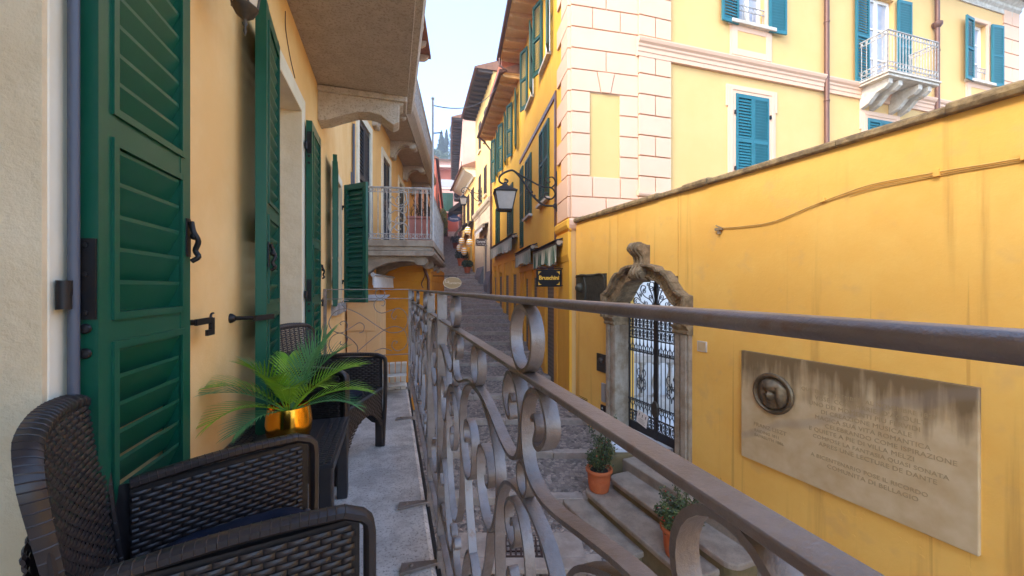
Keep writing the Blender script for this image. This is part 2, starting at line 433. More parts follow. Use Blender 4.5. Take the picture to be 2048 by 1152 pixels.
def make_marble(zlo, zhi):
    """stained marble: grime with ragged drips along the top and a few dark veins"""
    m = MAT['marble']; nt = m.node_tree; N = nt.nodes; L = nt.links; b = N['Principled BSDF']
    tc = N.new('ShaderNodeTexCoord'); sp = N.new('ShaderNodeSeparateXYZ'); L.new(tc.outputs['Object'], sp.inputs[0])
    mp = N.new('ShaderNodeMapping'); mp.inputs['Scale'].default_value = (14, 14, 1.2); L.new(tc.outputs['Object'], mp.inputs['Vector'])
    n1 = N.new('ShaderNodeTexNoise'); n1.inputs['Scale'].default_value = 1.0; n1.inputs['Detail'].default_value = 6; L.new(mp.outputs['Vector'], n1.inputs['Vector'])
    n2 = N.new('ShaderNodeTexNoise'); n2.inputs['Scale'].default_value = 2.2; n2.inputs['Detail'].default_value = 6; L.new(tc.outputs['Object'], n2.inputs['Vector'])
    mr = N.new('ShaderNodeMapRange'); mr.inputs['From Min'].default_value = zlo; mr.inputs['From Max'].default_value = zhi; L.new(sp.outputs['Z'], mr.inputs['Value'])
    def mth(op, a, bb):
        x = N.new('ShaderNodeMath'); x.operation = op
        for i, q in enumerate((a, bb)):
            if isinstance(q, (int, float)): x.inputs[i].default_value = q
            else: L.new(q, x.inputs[i])
        return x.outputs[0]
    h = mth('ADD', mr.outputs['Result'], mth('MULTIPLY', mth('SUBTRACT', n1.outputs['Fac'], .5), .62))
    h = mth('ADD', h, mth('MULTIPLY', mth('SUBTRACT', n2.outputs['Fac'], .5), .5))
    g = N.new('ShaderNodeMapRange'); g.inputs['From Min'].default_value = .64; g.inputs['From Max'].default_value = .92; L.new(h, g.inputs['Value'])
    mx = N.new('ShaderNodeMix'); mx.data_type = 'RGBA'; L.new(g.outputs['Result'], mx.inputs['Factor'])
    n3 = N.new('ShaderNodeTexNoise'); n3.inputs['Scale'].default_value = 6; n3.inputs['Detail'].default_value = 8; L.new(tc.outputs['Object'], n3.inputs['Vector'])
    c = N.new('ShaderNodeValToRGB'); L.new(n3.outputs['Fac'], c.inputs['Fac'])
    c.color_ramp.elements[0].position = .3; c.color_ramp.elements[0].color = (.50, .345, .17, 1)
    c.color_ramp.elements[1].position = .7; c.color_ramp.elements[1].color = (.60, .455, .26, 1)
    L.new(c.outputs['Color'], mx.inputs['A']); mx.inputs['B'].default_value = (.19, .12, .05, 1)
    # veins
    w = N.new('ShaderNodeTexWave'); w.wave_type = 'BANDS'; w.bands_direction = 'DIAGONAL'; w.inputs['Scale'].default_value = .45; w.inputs['Distortion'].default_value = 2.5; w.inputs['Detail'].default_value = 3
    L.new(tc.outputs['Object'], w.inputs['Vector'])
    vr = N.new('ShaderNodeMapRange'); vr.inputs['From Min'].default_value = .975; vr.inputs['From Max'].default_value = 1.0; L.new(w.outputs['Fac'], vr.inputs['Value'])
    mx2 = N.new('ShaderNodeMix'); mx2.data_type = 'RGBA'; L.new(mth('MULTIPLY', vr.outputs['Result'], .35), mx2.inputs['Factor'])
    L.new(mx.outputs['Result'], mx2.inputs['A']); mx2.inputs['B'].default_value = (.26, .21, .17, 1)
    L.new(mx2.outputs['Result'], b.inputs['Base Color'])
    bump_link(m, n3.outputs['Fac'], .002, .4)
make_marble(0, 1.38)

# ------------------------------------------------------------------ shared builders
SHUT = {}
def shutter_mesh(w, h, panels, pitch, mat, t=.04, stile=.06, open_ang=45):
    key = (round(w, 3), round(h, 3), tuple(panels), pitch, mat.name, t)
    if key in SHUT: return SHUT[key]
    b = MB()
    b.box(0, stile, -t / 2, t / 2, 0, h); b.box(w - stile, w, -t / 2, t / 2, 0, h)
    edges = [0.0]
    for z0, z1 in panels: edges += [z0, z1]
    edges.append(h)
    for i in range(0, len(edges), 2):
        b.box(stile, w - stile, -t / 2 + .002, t / 2 - .002, edges[i], edges[i + 1])
    hy = t * .42; dz = pitch * .56
    for z0, z1 in panels:
        # raised moulding round the opening
        if h > 1.2 and pitch > .05:
            for sgn in (-1, 1):
                y0, y1 = (t / 2 - .004, t / 2 + .006) if sgn > 0 else (-t / 2 - .006, -t / 2 + .004)
                b.box(stile - .018, stile, y0, y1, z0 - .018, z1 + .018); b.box(w - stile, w - stile + .018, y0, y1, z0 - .018, z1 + .018)
                b.box(stile, w - stile, y0 + .0005, y1 - .0005, z0 - .018, z0); b.box(stile, w - stile, y0 + .0005, y1 - .0005, z1, z1 + .018)
        n = max(1, int((z1 - z0) / pitch)); p = (z1 - z0) / n
        for k in range(n):
            zc = z0 + p * (k + .5)
            pr = [(-hy, zc + dz), (-hy, zc + dz - .010), (hy, zc - dz - .008), (hy, zc - dz + .004), (hy - .006, zc - dz + .012)]
            pr2 = [(-y, z) for y, z in pr]
            b.prism(pr2 if open_ang < 0 else pr, 's', stile + .001, w - stile - .001)
    me = b.mesh('shutter', mat, None, None)
    SHUT[key] = me
    return me

def shutter(parent, w, h, hinge, direction, mat, panels=None, pitch=.06, t=.04, flip=1, name='shutter', stile=.06):
    """hinge: world point of the bottom hinge corner, direction: world xy direction the leaf runs in"""
    if panels is None:
        panels = [(.09, h * .48), (h * .52, h - .08)]
    me = shutter_mesh(w, h, panels, pitch, mat, t, stile, 45 * flip)
    d = Vector((direction[0], direction[1], 0)).normalized()
    y = Vector((-d.y, d.x, 0))
    Mx = Matrix(((d.x, y.x, 0, hinge[0]), (d.y, y.y, 0, hinge[1]), (0, 0, 1, hinge[2]), (0, 0, 0, 1)))
    return inst(me, name, parent, Mx)

def facade(b, s0, s1, z0, z1, ops, depth=.2, d=0.0, reveal=True):
    ss = sorted(set([s0, s1] + [x for o in ops for x in o[:2]])); zs = sorted(set([z0, z1] + [x for o in ops for x in o[2:4]]))
    ss = [x for x in ss if s0 <= x <= s1]; zs = [x for x in zs if z0 <= x <= z1]
    for i in range(len(ss) - 1):
        for j in range(len(zs) - 1):
            a, e, c, g = ss[i], ss[i + 1], zs[j], zs[j + 1]
            ms, mz = (a + e) / 2, (c + g) / 2
            if any(o[0] < ms < o[1] and o[2] < mz < o[3] for o in ops): continue
            b.quad((a, d, c), (e, d, c), (e, d, g), (a, d, g))
    if reveal:
        for o in ops:
            a, e, c, g = o[:4]
            b.quad((a, d, c), (a, d - depth, c), (a, d - depth, g), (a, d, g))
            b.quad((e, d, c), (e, d - depth, c), (e, d - depth, g), (e, d, g))
            b.quad((a, d, c), (e, d, c), (e, d - depth, c), (a, d - depth, c))
            b.quad((a, d, g), (e, d, g), (e, d - depth, g), (a, d - depth, g))

def shell(b, s0, s1, z0, z1, D, d=0.0, top=True):
    """side, back and top walls behind a facade"""
    b.quad((s0, d, z0), (s0, d - D, z0), (s0, d - D, z1), (s0, d, z1))
    b.quad((s1, d, z0), (s1, d - D, z0), (s1, d - D, z1), (s1, d, z1))
    b.quad((s0, d - D, z0), (s1, d - D, z0), (s1, d - D, z1), (s0, d - D, z1))
    if top: b.quad((s0, d, z1), (s1, d, z1), (s1, d - D, z1), (s0, d - D, z1))
# ------------------------------------------------------------------ camera, light, air
cam = bpy.data.cameras.new('camera'); cam.sensor_width = 36; cam.lens = 780 / 2048 * 36; cam.clip_start = .02; cam.clip_end = 4000
camo = bpy.data.objects.new('camera', cam); COL.objects.link(camo)
camo.location = (0, 0, 0); camo.rotation_euler = (R(90), 0, 0)
scene.camera = camo
SUN = Vector((-.60, -.52, .62)).normalized()
sl = bpy.data.lights.new('sun', 'SUN'); sl.energy = 1.0; sl.angle = R(24); sl.color = (1.0, .92, .80)
so = bpy.data.objects.new('sun', sl); COL.objects.link(so); so.rotation_euler = SUN.to_track_quat('Z', 'Y').to_euler(); so.location = (0, 0, 60)
w = bpy.data.worlds.new('World'); scene.world = w; w.use_nodes = True
sk = w.node_tree.nodes.new('ShaderNodeTexSky'); sk.sky_type = 'NISHITA'; sk.sun_disc = False
sk.sun_elevation = math.asin(SUN.z); sk.sun_rotation = math.atan2(SUN.x, SUN.y); sk.dust_density = 1.0; sk.air_density = 1.0; sk.ozone_density = 3.0
bg = w.node_tree.nodes['Background']; bg.inputs['Strength'].default_value = .15
w.node_tree.links.new(sk.outputs['Color'], bg.inputs['Color'])
scene.view_settings.view_transform = 'Standard'; scene.view_settings.look = 'None'; scene.view_settings.exposure = 2.62; scene.view_settings.gamma = 1
try:
    scene.cycles.max_bounces = 10; scene.cycles.diffuse_bounces = 5; scene.cycles.use_denoising = True
except Exception: pass

# ------------------------------------------------------------------ the house the balcony belongs to
K1 = 1.0463
HF = Frame((-.72, 0), (-.3077, 1), 1)
def hy(Y): return Y * K1
home = thing('balcony_house', 'ochre yellow house with dark green shutters behind the wicker chairs', 'house', tuple(HF.P(1.5, -3, -5)))
OPS = [(hy(-.25), hy(.798), -1.10, 1.40), (hy(2.20), hy(3.07), -1.10, 1.40), (hy(4.74), hy(5.46), -.20, 1.42)]
b = MB(HF); facade(b, hy(-4), hy(6.95), -6, 4.9, OPS, .28); shell(b, hy(-4), hy(6.95), -6, 4.9, 7)
b.build('wall', MAT['plaster_home'], home)
b = MB(HF); b.prism([(0.45, 4.88), (.45, 4.98), (-3.5, 5.9), (-7.4, 4.98), (-7.4, 4.88)], 's', hy(-4.4), hy(7.3)); b.build('roof', MAT['roof'], home)  # unseen wall top and roof, kept low so sun reaches the wall opposite
def surround(op, wd, sill):
    s0, s1, z0, z1 = op
    b = MB(HF)
    b.box(s0 - wd, s0, -.02, .012, z0, z1 + wd); b.box(s1, s1 + wd, -.02, .012, z0, z1 + wd); b.box(s0, s1, -.02, .0115, z1, z1 + wd)
    fr = b.build('door_surround' if not sill else 'window_surround', MAT['white_trim'], home, bevel=.004)
    b = MB(HF)
    b.box(s0 - .001, s0 + .012, -.279, .0105, z0, z1); b.box(s1 - .012, s1 + .001, -.279, .0105, z0, z1); b.box(s0 + .012, s1 - .012, -.279, .0105, z1 - .012, z1 + .001)
    b.build('reveal_lining', MAT['cream'], fr)
    if sill:
        b = MB(HF); b.box(s0 - .14, s1 + .14, -.25, .06, z0 - .13, z0 - .001); b.build('sill', MAT['granite'], fr, bevel=.006)
    b = MB(HF); d0, d1 = -.23, -.17
    z0 += .012
    b.box(s0 + .012, s0 + .075, d0, d1, z0, z1 - .012); b.box(s1 - .075, s1 - .012, d0, d1, z0, z1 - .012); b.box(s0 + .075, s1 - .075, d0, d1, z1 - .08, z1 - .012); b.box(s0 + .075, s1 - .075, d0, d1, z0, z0 + .12)
    m = (s0 + s1) / 2; b.box(m - .045, m + .045, d0 + .002, d1 + .004, z0 + .12, z1 - .08)
    wn = b.build('door' if not sill else 'window', MAT['white_frame'], home, bevel=.004)
    b = MB(HF); b.box(s0 + .07, s1 - .07, -.205, -.195, z0 + .1, z1 - .07); b.build('pane', MAT['sky_glass'], wn)
for op, wd, sl_ in zip(OPS, (.075, .12, .10), (False, False, True)): surround(op, wd, sl_)
P3 = [(.09, .896), (.983, 1.376), (1.466, 2.31)]
def leaf_fit(parent, x, w, h, zs, latch=True, face=1):
    """hinges, bolts and latch of one leaf, x = the leaf object; built in its local frame"""
    W = WM[x.name]
    def sub(b, nm, mat, **k):
        me = b.mesh(nm, mat, None, k.get('smooth')); o = bpy.data.objects.new(nm, me); COL.objects.link(o); o.parent = x; WM[o.name] = W
        return o
    for z in zs:
        b = MB(); y = face
        b.box(-.006, .003, -.018, .016, z - .07, z + .11)
        b.obox((-.020, y * -.012, z), (1, 0, 0), (0, 1, 0), (0, 0, 1), .022, .005, .016)
        b.tube([(-.042, y * -.014, z - .045), (-.042, y * -.014, z + .016)], .012, 12)
        for q in (-.055, .03, .095):
            b.lathe((-.006, 0, z + q), [(.001, -.004), (.006, -.003), (.006, 0)], 8, 0)
        for q in (-.09, -.145):
            b.lathe((-.006, 0, z + q), [(.001, -.006), (.010, -.004), (.012, 0)], 10, 0)
        sub(b, 'hinge', MAT['black_iron'], smooth=40)
    if latch:
        b = MB(); y = face * .024
        b.box(w - .045, w - .020, min(y, y + face * .006), max(y, y + face * .006), 1.14, 1.26)
        b.tube(spline([(w - .03, y + face * .012, 1.25), (w - .038, y + face * .02, 1.22), (w - .03, y + face * .03, 1.19), (w - .025, y + face * .02, 1.16), (w - .028, y + face * .03, 1.14), (w - .03, y + face * .012, 1.125)], 4), .008, 8)
        b.ball((w - .032, y + face * .02, 1.205), .012, 8)
        sub(b, 'latch', MAT['black_iron'], smooth=60)
t = HF.t; n = HF.n
s1 = shutter(home, .415, 2.40, HF.P(hy(.854), .041, -1.04), t, MAT['green'], P3, .066, .040, 1)
leaf_fit(home, s1, .415, 2.4, (1.04, 2.2, .2), True, -1)
ang = math.atan2(.036, .36)
s2 = shutter(home, .40, 2.40, HF.P(hy(2.175), .062, -1.04), -t * math.cos(ang) + n * math.sin(ang), MAT['green'], P3, .066, .045, -1)
leaf_fit(home, s2, .40, 2.4, (1.00, 2.2, .2), True, 1)
s3 = shutter(home, .42, 2.40, HF.P(hy(3.15), .045, -1.04), t, MAT['green'], P3, .066, .045, 1)
leaf_fit(home, s3, .42, 2.4, (1.00, 2.2, .2), True, -1)
PW = [(.08, .50), (.56, 1.04), (1.10, 1.57)]
s4 = shutter(home, .42, 1.65, HF.P(hy(4.60), .055, -.20), -t * math.cos(.1) + n * math.sin(.1), MAT['green'], PW, .062, .042, -1)
leaf_fit(home, s4, .42, 1.65, (.3, 1.35), False, 1)
s5 = shutter(home, .42, 1.65, HF.P(hy(5.50), .055, -.20), Vector((math.cos(R(-26)), math.sin(R(-26)), 0)), MAT['green'], PW, .062, .042, -1)
leaf_fit(home, s5, .42, 1.65, (.3, 1.35), False, 1)
# bolt rod along the second leaf and drip strip behind the first one
b = MB(HF); b.tube([HF and (hy(.835), .03, -1.04), (hy(.835), .03, 1.36)], .010, 8); b.build('guide_rod', MAT['slate_pipe'], home, smooth=60)
b = MB(HF); b.box(hy(.878), hy(.90), .0, .028, -1.04, 1.37); b.build('stop_board', MAT['green'], home)
def hook(Y, z):
    b = MB(HF); s = hy(Y)
    b.box(s - .09, s + .03, .045, .054, z - .011, z + .011)
    b.box(s + .02, s + .045, .044, .055, z - .055, z + .008); b.box(s - .008, s + .02, .0445, .0545, z - .055, z - .034)
    b.tube(spline([(s + .02, .05, z + .005), (s + .028, .05, z + .022), (s + .045, .05, z + .024)], 4), .004, 6)
    b.tube([(s - .085, -.01, z), (s - .085, .05, z)], .010, 8)
    b.build('shutter_hook', MAT['black_iron'], home, smooth=40)
hook(1.40, -.118)
b = MB(HF); s = hy(1.735); z = -.135
b.tube([(s, -.01, z), (s, .05, z), (s + .01, .10, z)], .009, 8); b.obox((s + .03, .125, z), (1, .4, 0), (-.4, 1, 0), (0, 0, 1), .06, .006, .012); b.lathe((s, 0, z), [(.022, 0), (.02, .01), (.012, .02)], 12, 1)
b.build('shutter_hook', MAT['black_iron'], home, smooth=40)
hook(3.72, -.12)
# balcony of the floor above, its soffit and end bracket
b = MB(HF); b.prism([(0, 1.97), (.80, 1.955), (.84, 1.955), (.845, 1.99), (.90, 2.0), (.925, 2.06), (.925, 2.14), (0, 2.14)], 's', hy(-3), hy(4.22)); ub = b.build('upper_balcony', MAT['soffit'], home)
pr = [(0, 1.95), (.80, 1.945), (.80, 1.88), (.76, 1.865), (.76, 1.70), (.70, 1.665), (.64, 1.70), (.58, 1.745), (.48, 1.765), (.36, 1.755), (.22, 1.70), (.10, 1.645), (0, 1.62)]
b = MB(HF); b.prism(pr, 's', hy(3.77), hy(3.98)); b.box(hy(3.74), hy(4.01), 0, .835, 1.90, 1.957); b.build('bracket', MAT['bracket'], ub, bevel=.008)
b = MB(HF); b.prism(pr, 's', hy(-.6), hy(-.4)); b.build('bracket', MAT['bracket'], ub)
# cracks and the conduit at the corner of the house
b = MB(HF); b.tube(spline([(hy(2.62), .003, 1.86), (hy(2.63), .003, 1.74), (hy(2.75), .003, 1.62), (hy(2.88), .003, 1.55)], 5), .0035, 5); b.build('cable', MAT['gutter'], home)
b = MB(HF); b.tube([(hy(6.88), .04, -4), (hy(6.88), .04, 2.9)], .022, 8); b.tube([(hy(6.72), .02, 2.0), (hy(6.72), .02, -3)], .012, 6); b.build('conduit', MAT['slate_pipe'], home, smooth=60)

# ------------------------------------------------------------------ the balcony floor and its railing
bal = thing('balcony', 'long narrow grey stone balcony floor under the wicker chairs', 'balcony', tuple(HF.P(1, .4, -1.3)))
b = MB(HF); b.prism([(0.001, -1.10), (.835, -1.10), (.855, -1.115), (.855, -1.18), (.80, -1.20), (.80, -1.26), (0.001, -1.26)], 's', hy(-3.2), hy(4.34)); b.build('floor_slab', MAT['floor_stone'], bal)
b = MB(HF); b.box(hy(-3.2), hy(4.34), .8555, .872, -1.24, -1.112); b.build('edge_strip', MAT['edge_black'], bal)  # thin black strip along the outer side of the floor slab
for Yb in (-.6, 1.6, 3.9):
    b = MB(HF); b.prism([(0, -1.26), (.74, -1.26), (.74, -1.34), (.5, -1.46), (.2, -1.6), (0, -1.75)], 's', hy(Yb), hy(Yb) + .2); b.build('bracket', MAT['bracket'], bal)
RF = Frame((.2, 0), (-.3077, 1), 1)
rail = thing('balcony_railing', 'grey brown wrought iron balcony railing with rings and scrolls', 'railing', tuple(RF.P(1.5, 0, -1.2)))
IR = MAT['rail_iron']; WD = .0098; TH = .0062
def part(b, nm, bevel=None, smooth=30): return b.build(nm, IR, rail, smooth=smooth, bevel=bevel)
prof = [(-.0125, -.0205), (-.010, -.0235), (.010, -.0235), (.0125, -.0205), (.0125, -.0165), (.009, -.0135), (-.009, -.0135), (-.0125, -.0165)]
b = MB(RF); b.prism(prof, 's', hy(-1.6), hy(4.35)); part(b, 'handrail', smooth=60)
b = MB(RF); b.box(hy(-1.6), hy(4.33), -.0122, .0122, -.131, -.1235); part(b, 'lower_rail', .0015)
for z in (-.872, -.99):
    b = MB(RF); b.box(hy(-1.6), hy(4.33), -.0125, .0125, z - .004, z + .004); part(b, 'bottom_rail', .001)
for Y in (-1.0, 1.56, 2.0, 4.33):
    b = MB(RF); b.box(hy(Y) - .006, hy(Y) + .006, -.019, .019, -1.22, -.024)
    if Y == 2.0:
        for z in (-.03, -.16):
            b.lathe((hy(Y) - .006, 0, z), [(.001, -.008), (.008, -.006), (.011, 0)], 10, 0)
    part(b, 'post', .001)
for Y in (.35, 1.56, 2.0, 3.3, 4.28):
    b = MB(RF); s = hy(Y)
    b.prism([(s - .03, -.165), (s + .028, -.155), (s + .012, -.05), (s + .006, .0), (s - .012, .0), (s - .016, -.06)], 'z', -1.098, -1.086)
    b.obox((s - .002, -.006, -1.10), (1, 0, 0), (0, 1, 0), (0, 0, 1), .010, .014, .06)
    b.lathe((s, -.12, -1.086), [(.010, 0), (.009, .004), (.004, .007)], 8)
    part(b, 'floor_bracket', .001)
E1 = [(.041, -.181), (.050, -.172), (.058, -.188), (.050, -.208), (.066, -.210), (.086, -.190), (.088, -.168), (.070, -.142), (.045, -.139), (.020, -.156), (.007, -.188), (.0055, -.215), (.012, -.245), (.030, -.266), (.062, -.274), (.100, -.270), (.1325, -.262), (.18, -.248), (.245, -.232), (.325, -.226)]
LEG = [(.325, -.233), (.27, -.236), (.215, -.255), (.16, -.293), (.133, -.345), (.140, -.405), (.165, -.455), (.198, -.482), (.240, -.482), (.278, -.455), (.296, -.408), (.290, -.362), (.258, -.338), (.215, -.342), (.190, -.368), (.196, -.395), (.214, -.398), (.222, -.384)]
E4 = [(0, -.310), (.04, -.314), (.085, -.332), (.118, -.37), (.137, -.42), (.140, -.48), (.128, -.56), (.10, -.64), (.055, -.70), (.0, -.73)]
E6 = [(.055, -.385), (.048, -.372), (.034, -.378), (.032, -.40), (.052, -.418), (.078, -.405), (.085, -.375), (.06, -.345), (.02, -.345), (-.01, -.38), (-.02, -.43), (-.01, -.49), (.025, -.52), (.06, -.515), (.075, -.485), (.06, -.46), (.045, -.475)]
DIA = [(.198, -.487), (.22, -.56), (.27, -.66), (.325, -.74)]
LOW = [(.03, -.80), (.05, -.785), (.035, -.765), (.01, -.79), (.03, -.845), (.09, -.855), (.15, -.80), (.20, -.71), (.255, -.655), (.305, -.675), (.318, -.73), (.29, -.765), (.262, -.745)]
LOW2 = [(.33, -.865), (.26, -.83), (.2, -.845), (.17, -.83), (.185, -.805)]
def unit(Yc, k=1.0, lo=True, hi=True, klo=None):
    def path(p, sg): return [(hy(Yc + sg * a * (k if sg > 0 or not klo else klo)), z) for a, z in spline(p, 5)]
    b = MB(RF); b.ribbon([(hy(Yc) + .049 * math.cos(q * math.pi / 14), -.0745 + .0475 * math.sin(q * math.pi / 14)) for q in range(28)], -WD, WD, TH, True); part(b, 'ring', smooth=50)
    b = MB(RF); b.ribbon([(hy(Yc) + .023 * math.cos(q * math.pi / 10), -.284 + .024 * math.sin(q * math.pi / 10)) for q in range(20)], -WD * .8, WD * .8, TH * .8, True); part(b, 'ring', smooth=50)
    sides = ([-1] if lo else []) + ([1] if hi else [])
    for sg in sides:
        for pth, nm in ((E1, 'scroll'), (LEG, 'scroll'), (E4, 'arch_bar'), (LOW, 'scroll')):
            b = MB(RF); b.ribbon(path(pth, sg), -WD, WD, TH); part(b, nm, smooth=50)
        b = MB(RF); b.ribbon([(hy(Yc + sg * a * k), z) for a, z in DIA], -WD, WD, TH); b.ribbon(path(LOW2, sg), -WD, WD, TH); part(b, 'brace', smooth=50)
    b = MB(RF); b.ribbon(path(E6, 1), -WD * .8, WD * .8, TH); part(b, 'scroll', smooth=50)
def arch_ring(Ya, k=1.0):
    b = MB(RF); b.ribbon([(hy(Ya) + .041 * k * math.cos(q * math.pi / 12), -.178 + .045 * math.sin(q * math.pi / 12)) for q in range(24)], -WD, WD, TH, True); part(b, 'ring', smooth=50)
unit(-.13); unit(.5825, klo=1.09); unit(1.228)
for Ya in (.228, .905): arch_ring(Ya)
unit(2.335, 1.03, lo=True); unit(3.02, 1.08); unit(3.74, 1.1)
for Ya in (2.68, 3.38): arch_ring(Ya)
# the narrow bay between the two posts
b = MB(RF); b.ribbon([(hy(1.78 + .14 * math.cos(q * math.pi / 14)), -.29 + .15 * math.sin(q * math.pi / 14)) for q in range(28)], -WD, WD, TH, True); part(b, 'ring', smooth=50)
b = MB(RF); b.ribbon([(hy(a), z) for a, z in spline([(1.74, -.27), (1.80, -.25), (1.84, -.31), (1.77, -.36), (1.70, -.30), (1.72, -.20), (1.84, -.17), (1.90, -.30), (1.86, -.46), (1.74, -.56), (1.66, -.68), (1.70, -.80), (1.82, -.83), (1.88, -.76), (1.82, -.70)], 5)], -WD, WD, TH); part(b, 'scroll', smooth=50)
# end return of the railing
EF = Frame(RF.P(hy(4.33), 0, 0), tuple(-RF.n), 1)
def ec(x, y): return ((180 - x / 5.235) * .00508, -(y / 5.235 - 16) * .00545)
EP = [[(795, 375), (770, 415), (740, 370), (790, 300), (870, 320), (915, 400), (900, 490), (850, 540), (760, 555), (680, 535), (560, 460), (400, 350), (260, 295), (150, 330), (95, 420), (120, 500), (195, 540), (260, 520), (280, 460), (245, 420), (205, 440), (218, 462)],
      [(785, 670), (805, 652), (762, 645), (745, 700), (800, 748), (880, 720), (915, 640), (880, 530), (790, 490), (700, 505), (620, 550), (500, 640), (380, 740)],
      [(215, 625), (205, 650), (240, 660), (280, 610), (250, 560), (190, 542), (120, 580), (95, 660), (130, 735), (200, 770)],
      [(260, 520), (330, 480), (400, 440), (450, 470), (440, 530), (400, 545)],
      [(250, 560), (330, 620), (380, 680), (380, 740)],
      [(630, 262), (655, 270), (668, 225), (610, 190), (555, 240), (570, 310), (630, 345), (700, 330), (790, 300)],
      [(290, 215), (240, 210), (225, 250), (260, 295)], [(560, 740), (650, 715), (745, 745)]]
for p in EP:
    b = MB(EF); b.ribbon(spline([ec(*q) for q in p], 5), -.006, .006, .008); part(b, 'scroll', smooth=50)
b = MB(EF); c = ec(618, 140); b.ribbon(circle(c, .05, 24), -.006, .006, .007, True); part(b, 'ring', smooth=50)
b = MB(EF); b.box(0, .875, -.012, .012, -.020, -.010); part(b, 'end_handrail', .001)
b = MB(EF); b.box(0, .875, -.008, .008, -.119, -.112); part(b, 'end_rail', .001)
b = MB(EF); b.box(0, .875, -.008, .008, -.735, -.727); part(b, 'end_rail', .001)
b = MB(EF); b.box(.845, .875, -.008, .008, -1.10, -.02); part(b, 'post', .001)
# white ribbed sheet rising beyond the end of the floor
b = MB(EF)
wr = thing('ribbed_canopy', 'low white ribbed canopy sheet just beyond the end of the balcony floor', 'canopy', tuple(EF.P(.4, .3, -1.2)))
for k in range(3):
    a0 = -.05 - .13 * k; z0 = -1.10 + .125 * k
    for j in range(14):
        e0 = .05 + j * .057
        b.prism([(a0, z0), (a0 - .125, z0 + .118), (a0 - .125, z0 + .098), (a0, z0 - .02)], 's', e0, e0 + .050)
    b.box(.05, .85, a0 - .128, a0 - .003, z0 - .03, z0 - .022)
b.build('ribbed_sheet', MAT['white_rib'], wr, bevel=.004)
b = MB(EF); b.box(.06, .84, -.46, -.06, -1.16, -1.13); b.build('support_frame', MAT['lead'], wr)

# ------------------------------------------------------------------ wicker chairs
def weave(b, fn, u0, u1, v0, v1, pitch, seg, h=.0055, gap=.78, clip=None, off=0.0):
    """rows of bulging strands on a surface; fn(u, v) -> (point, normal), u and v in metres"""
    rows = max(1, int(round((v1 - v0) / pitch))); p = (v1 - v0) / rows
    for r in range(rows):
        vc = v0 + (r + .5) * p
        ua, ub = (u0, u1) if clip is None else clip(vc)
        if ub - ua < .02: continue
        k0 = int(math.floor((ua - seg) / seg)); x = k0 * seg + (seg * .5 if r % 2 else 0)
        while x < ub:
            a = max(ua, x + seg * .03); e = min(ub, x + seg * .97); x += seg
            if e - a < seg * .2: continue
            vs = []
            for q, hh in ((0, -.0025), (.18, h), (.5, h * 1.25), (.82, h), (1, -.0025)):
                for dv, hv in ((-.5, .2), (-.22, 1), (.22, 1), (.5, .2)):
                    P_, N_ = fn(a + (e - a) * q, vc + dv * p * gap)
                    vs.append(tuple(Vector(P_) + Vector(N_) * (hh * hv + off)))
            fs = [(i * 4 + j, i * 4 + j + 1, i * 4 + j + 5, i * 4 + j + 4) for i in range(4) for j in range(3)]
            b.add(vs, fs)

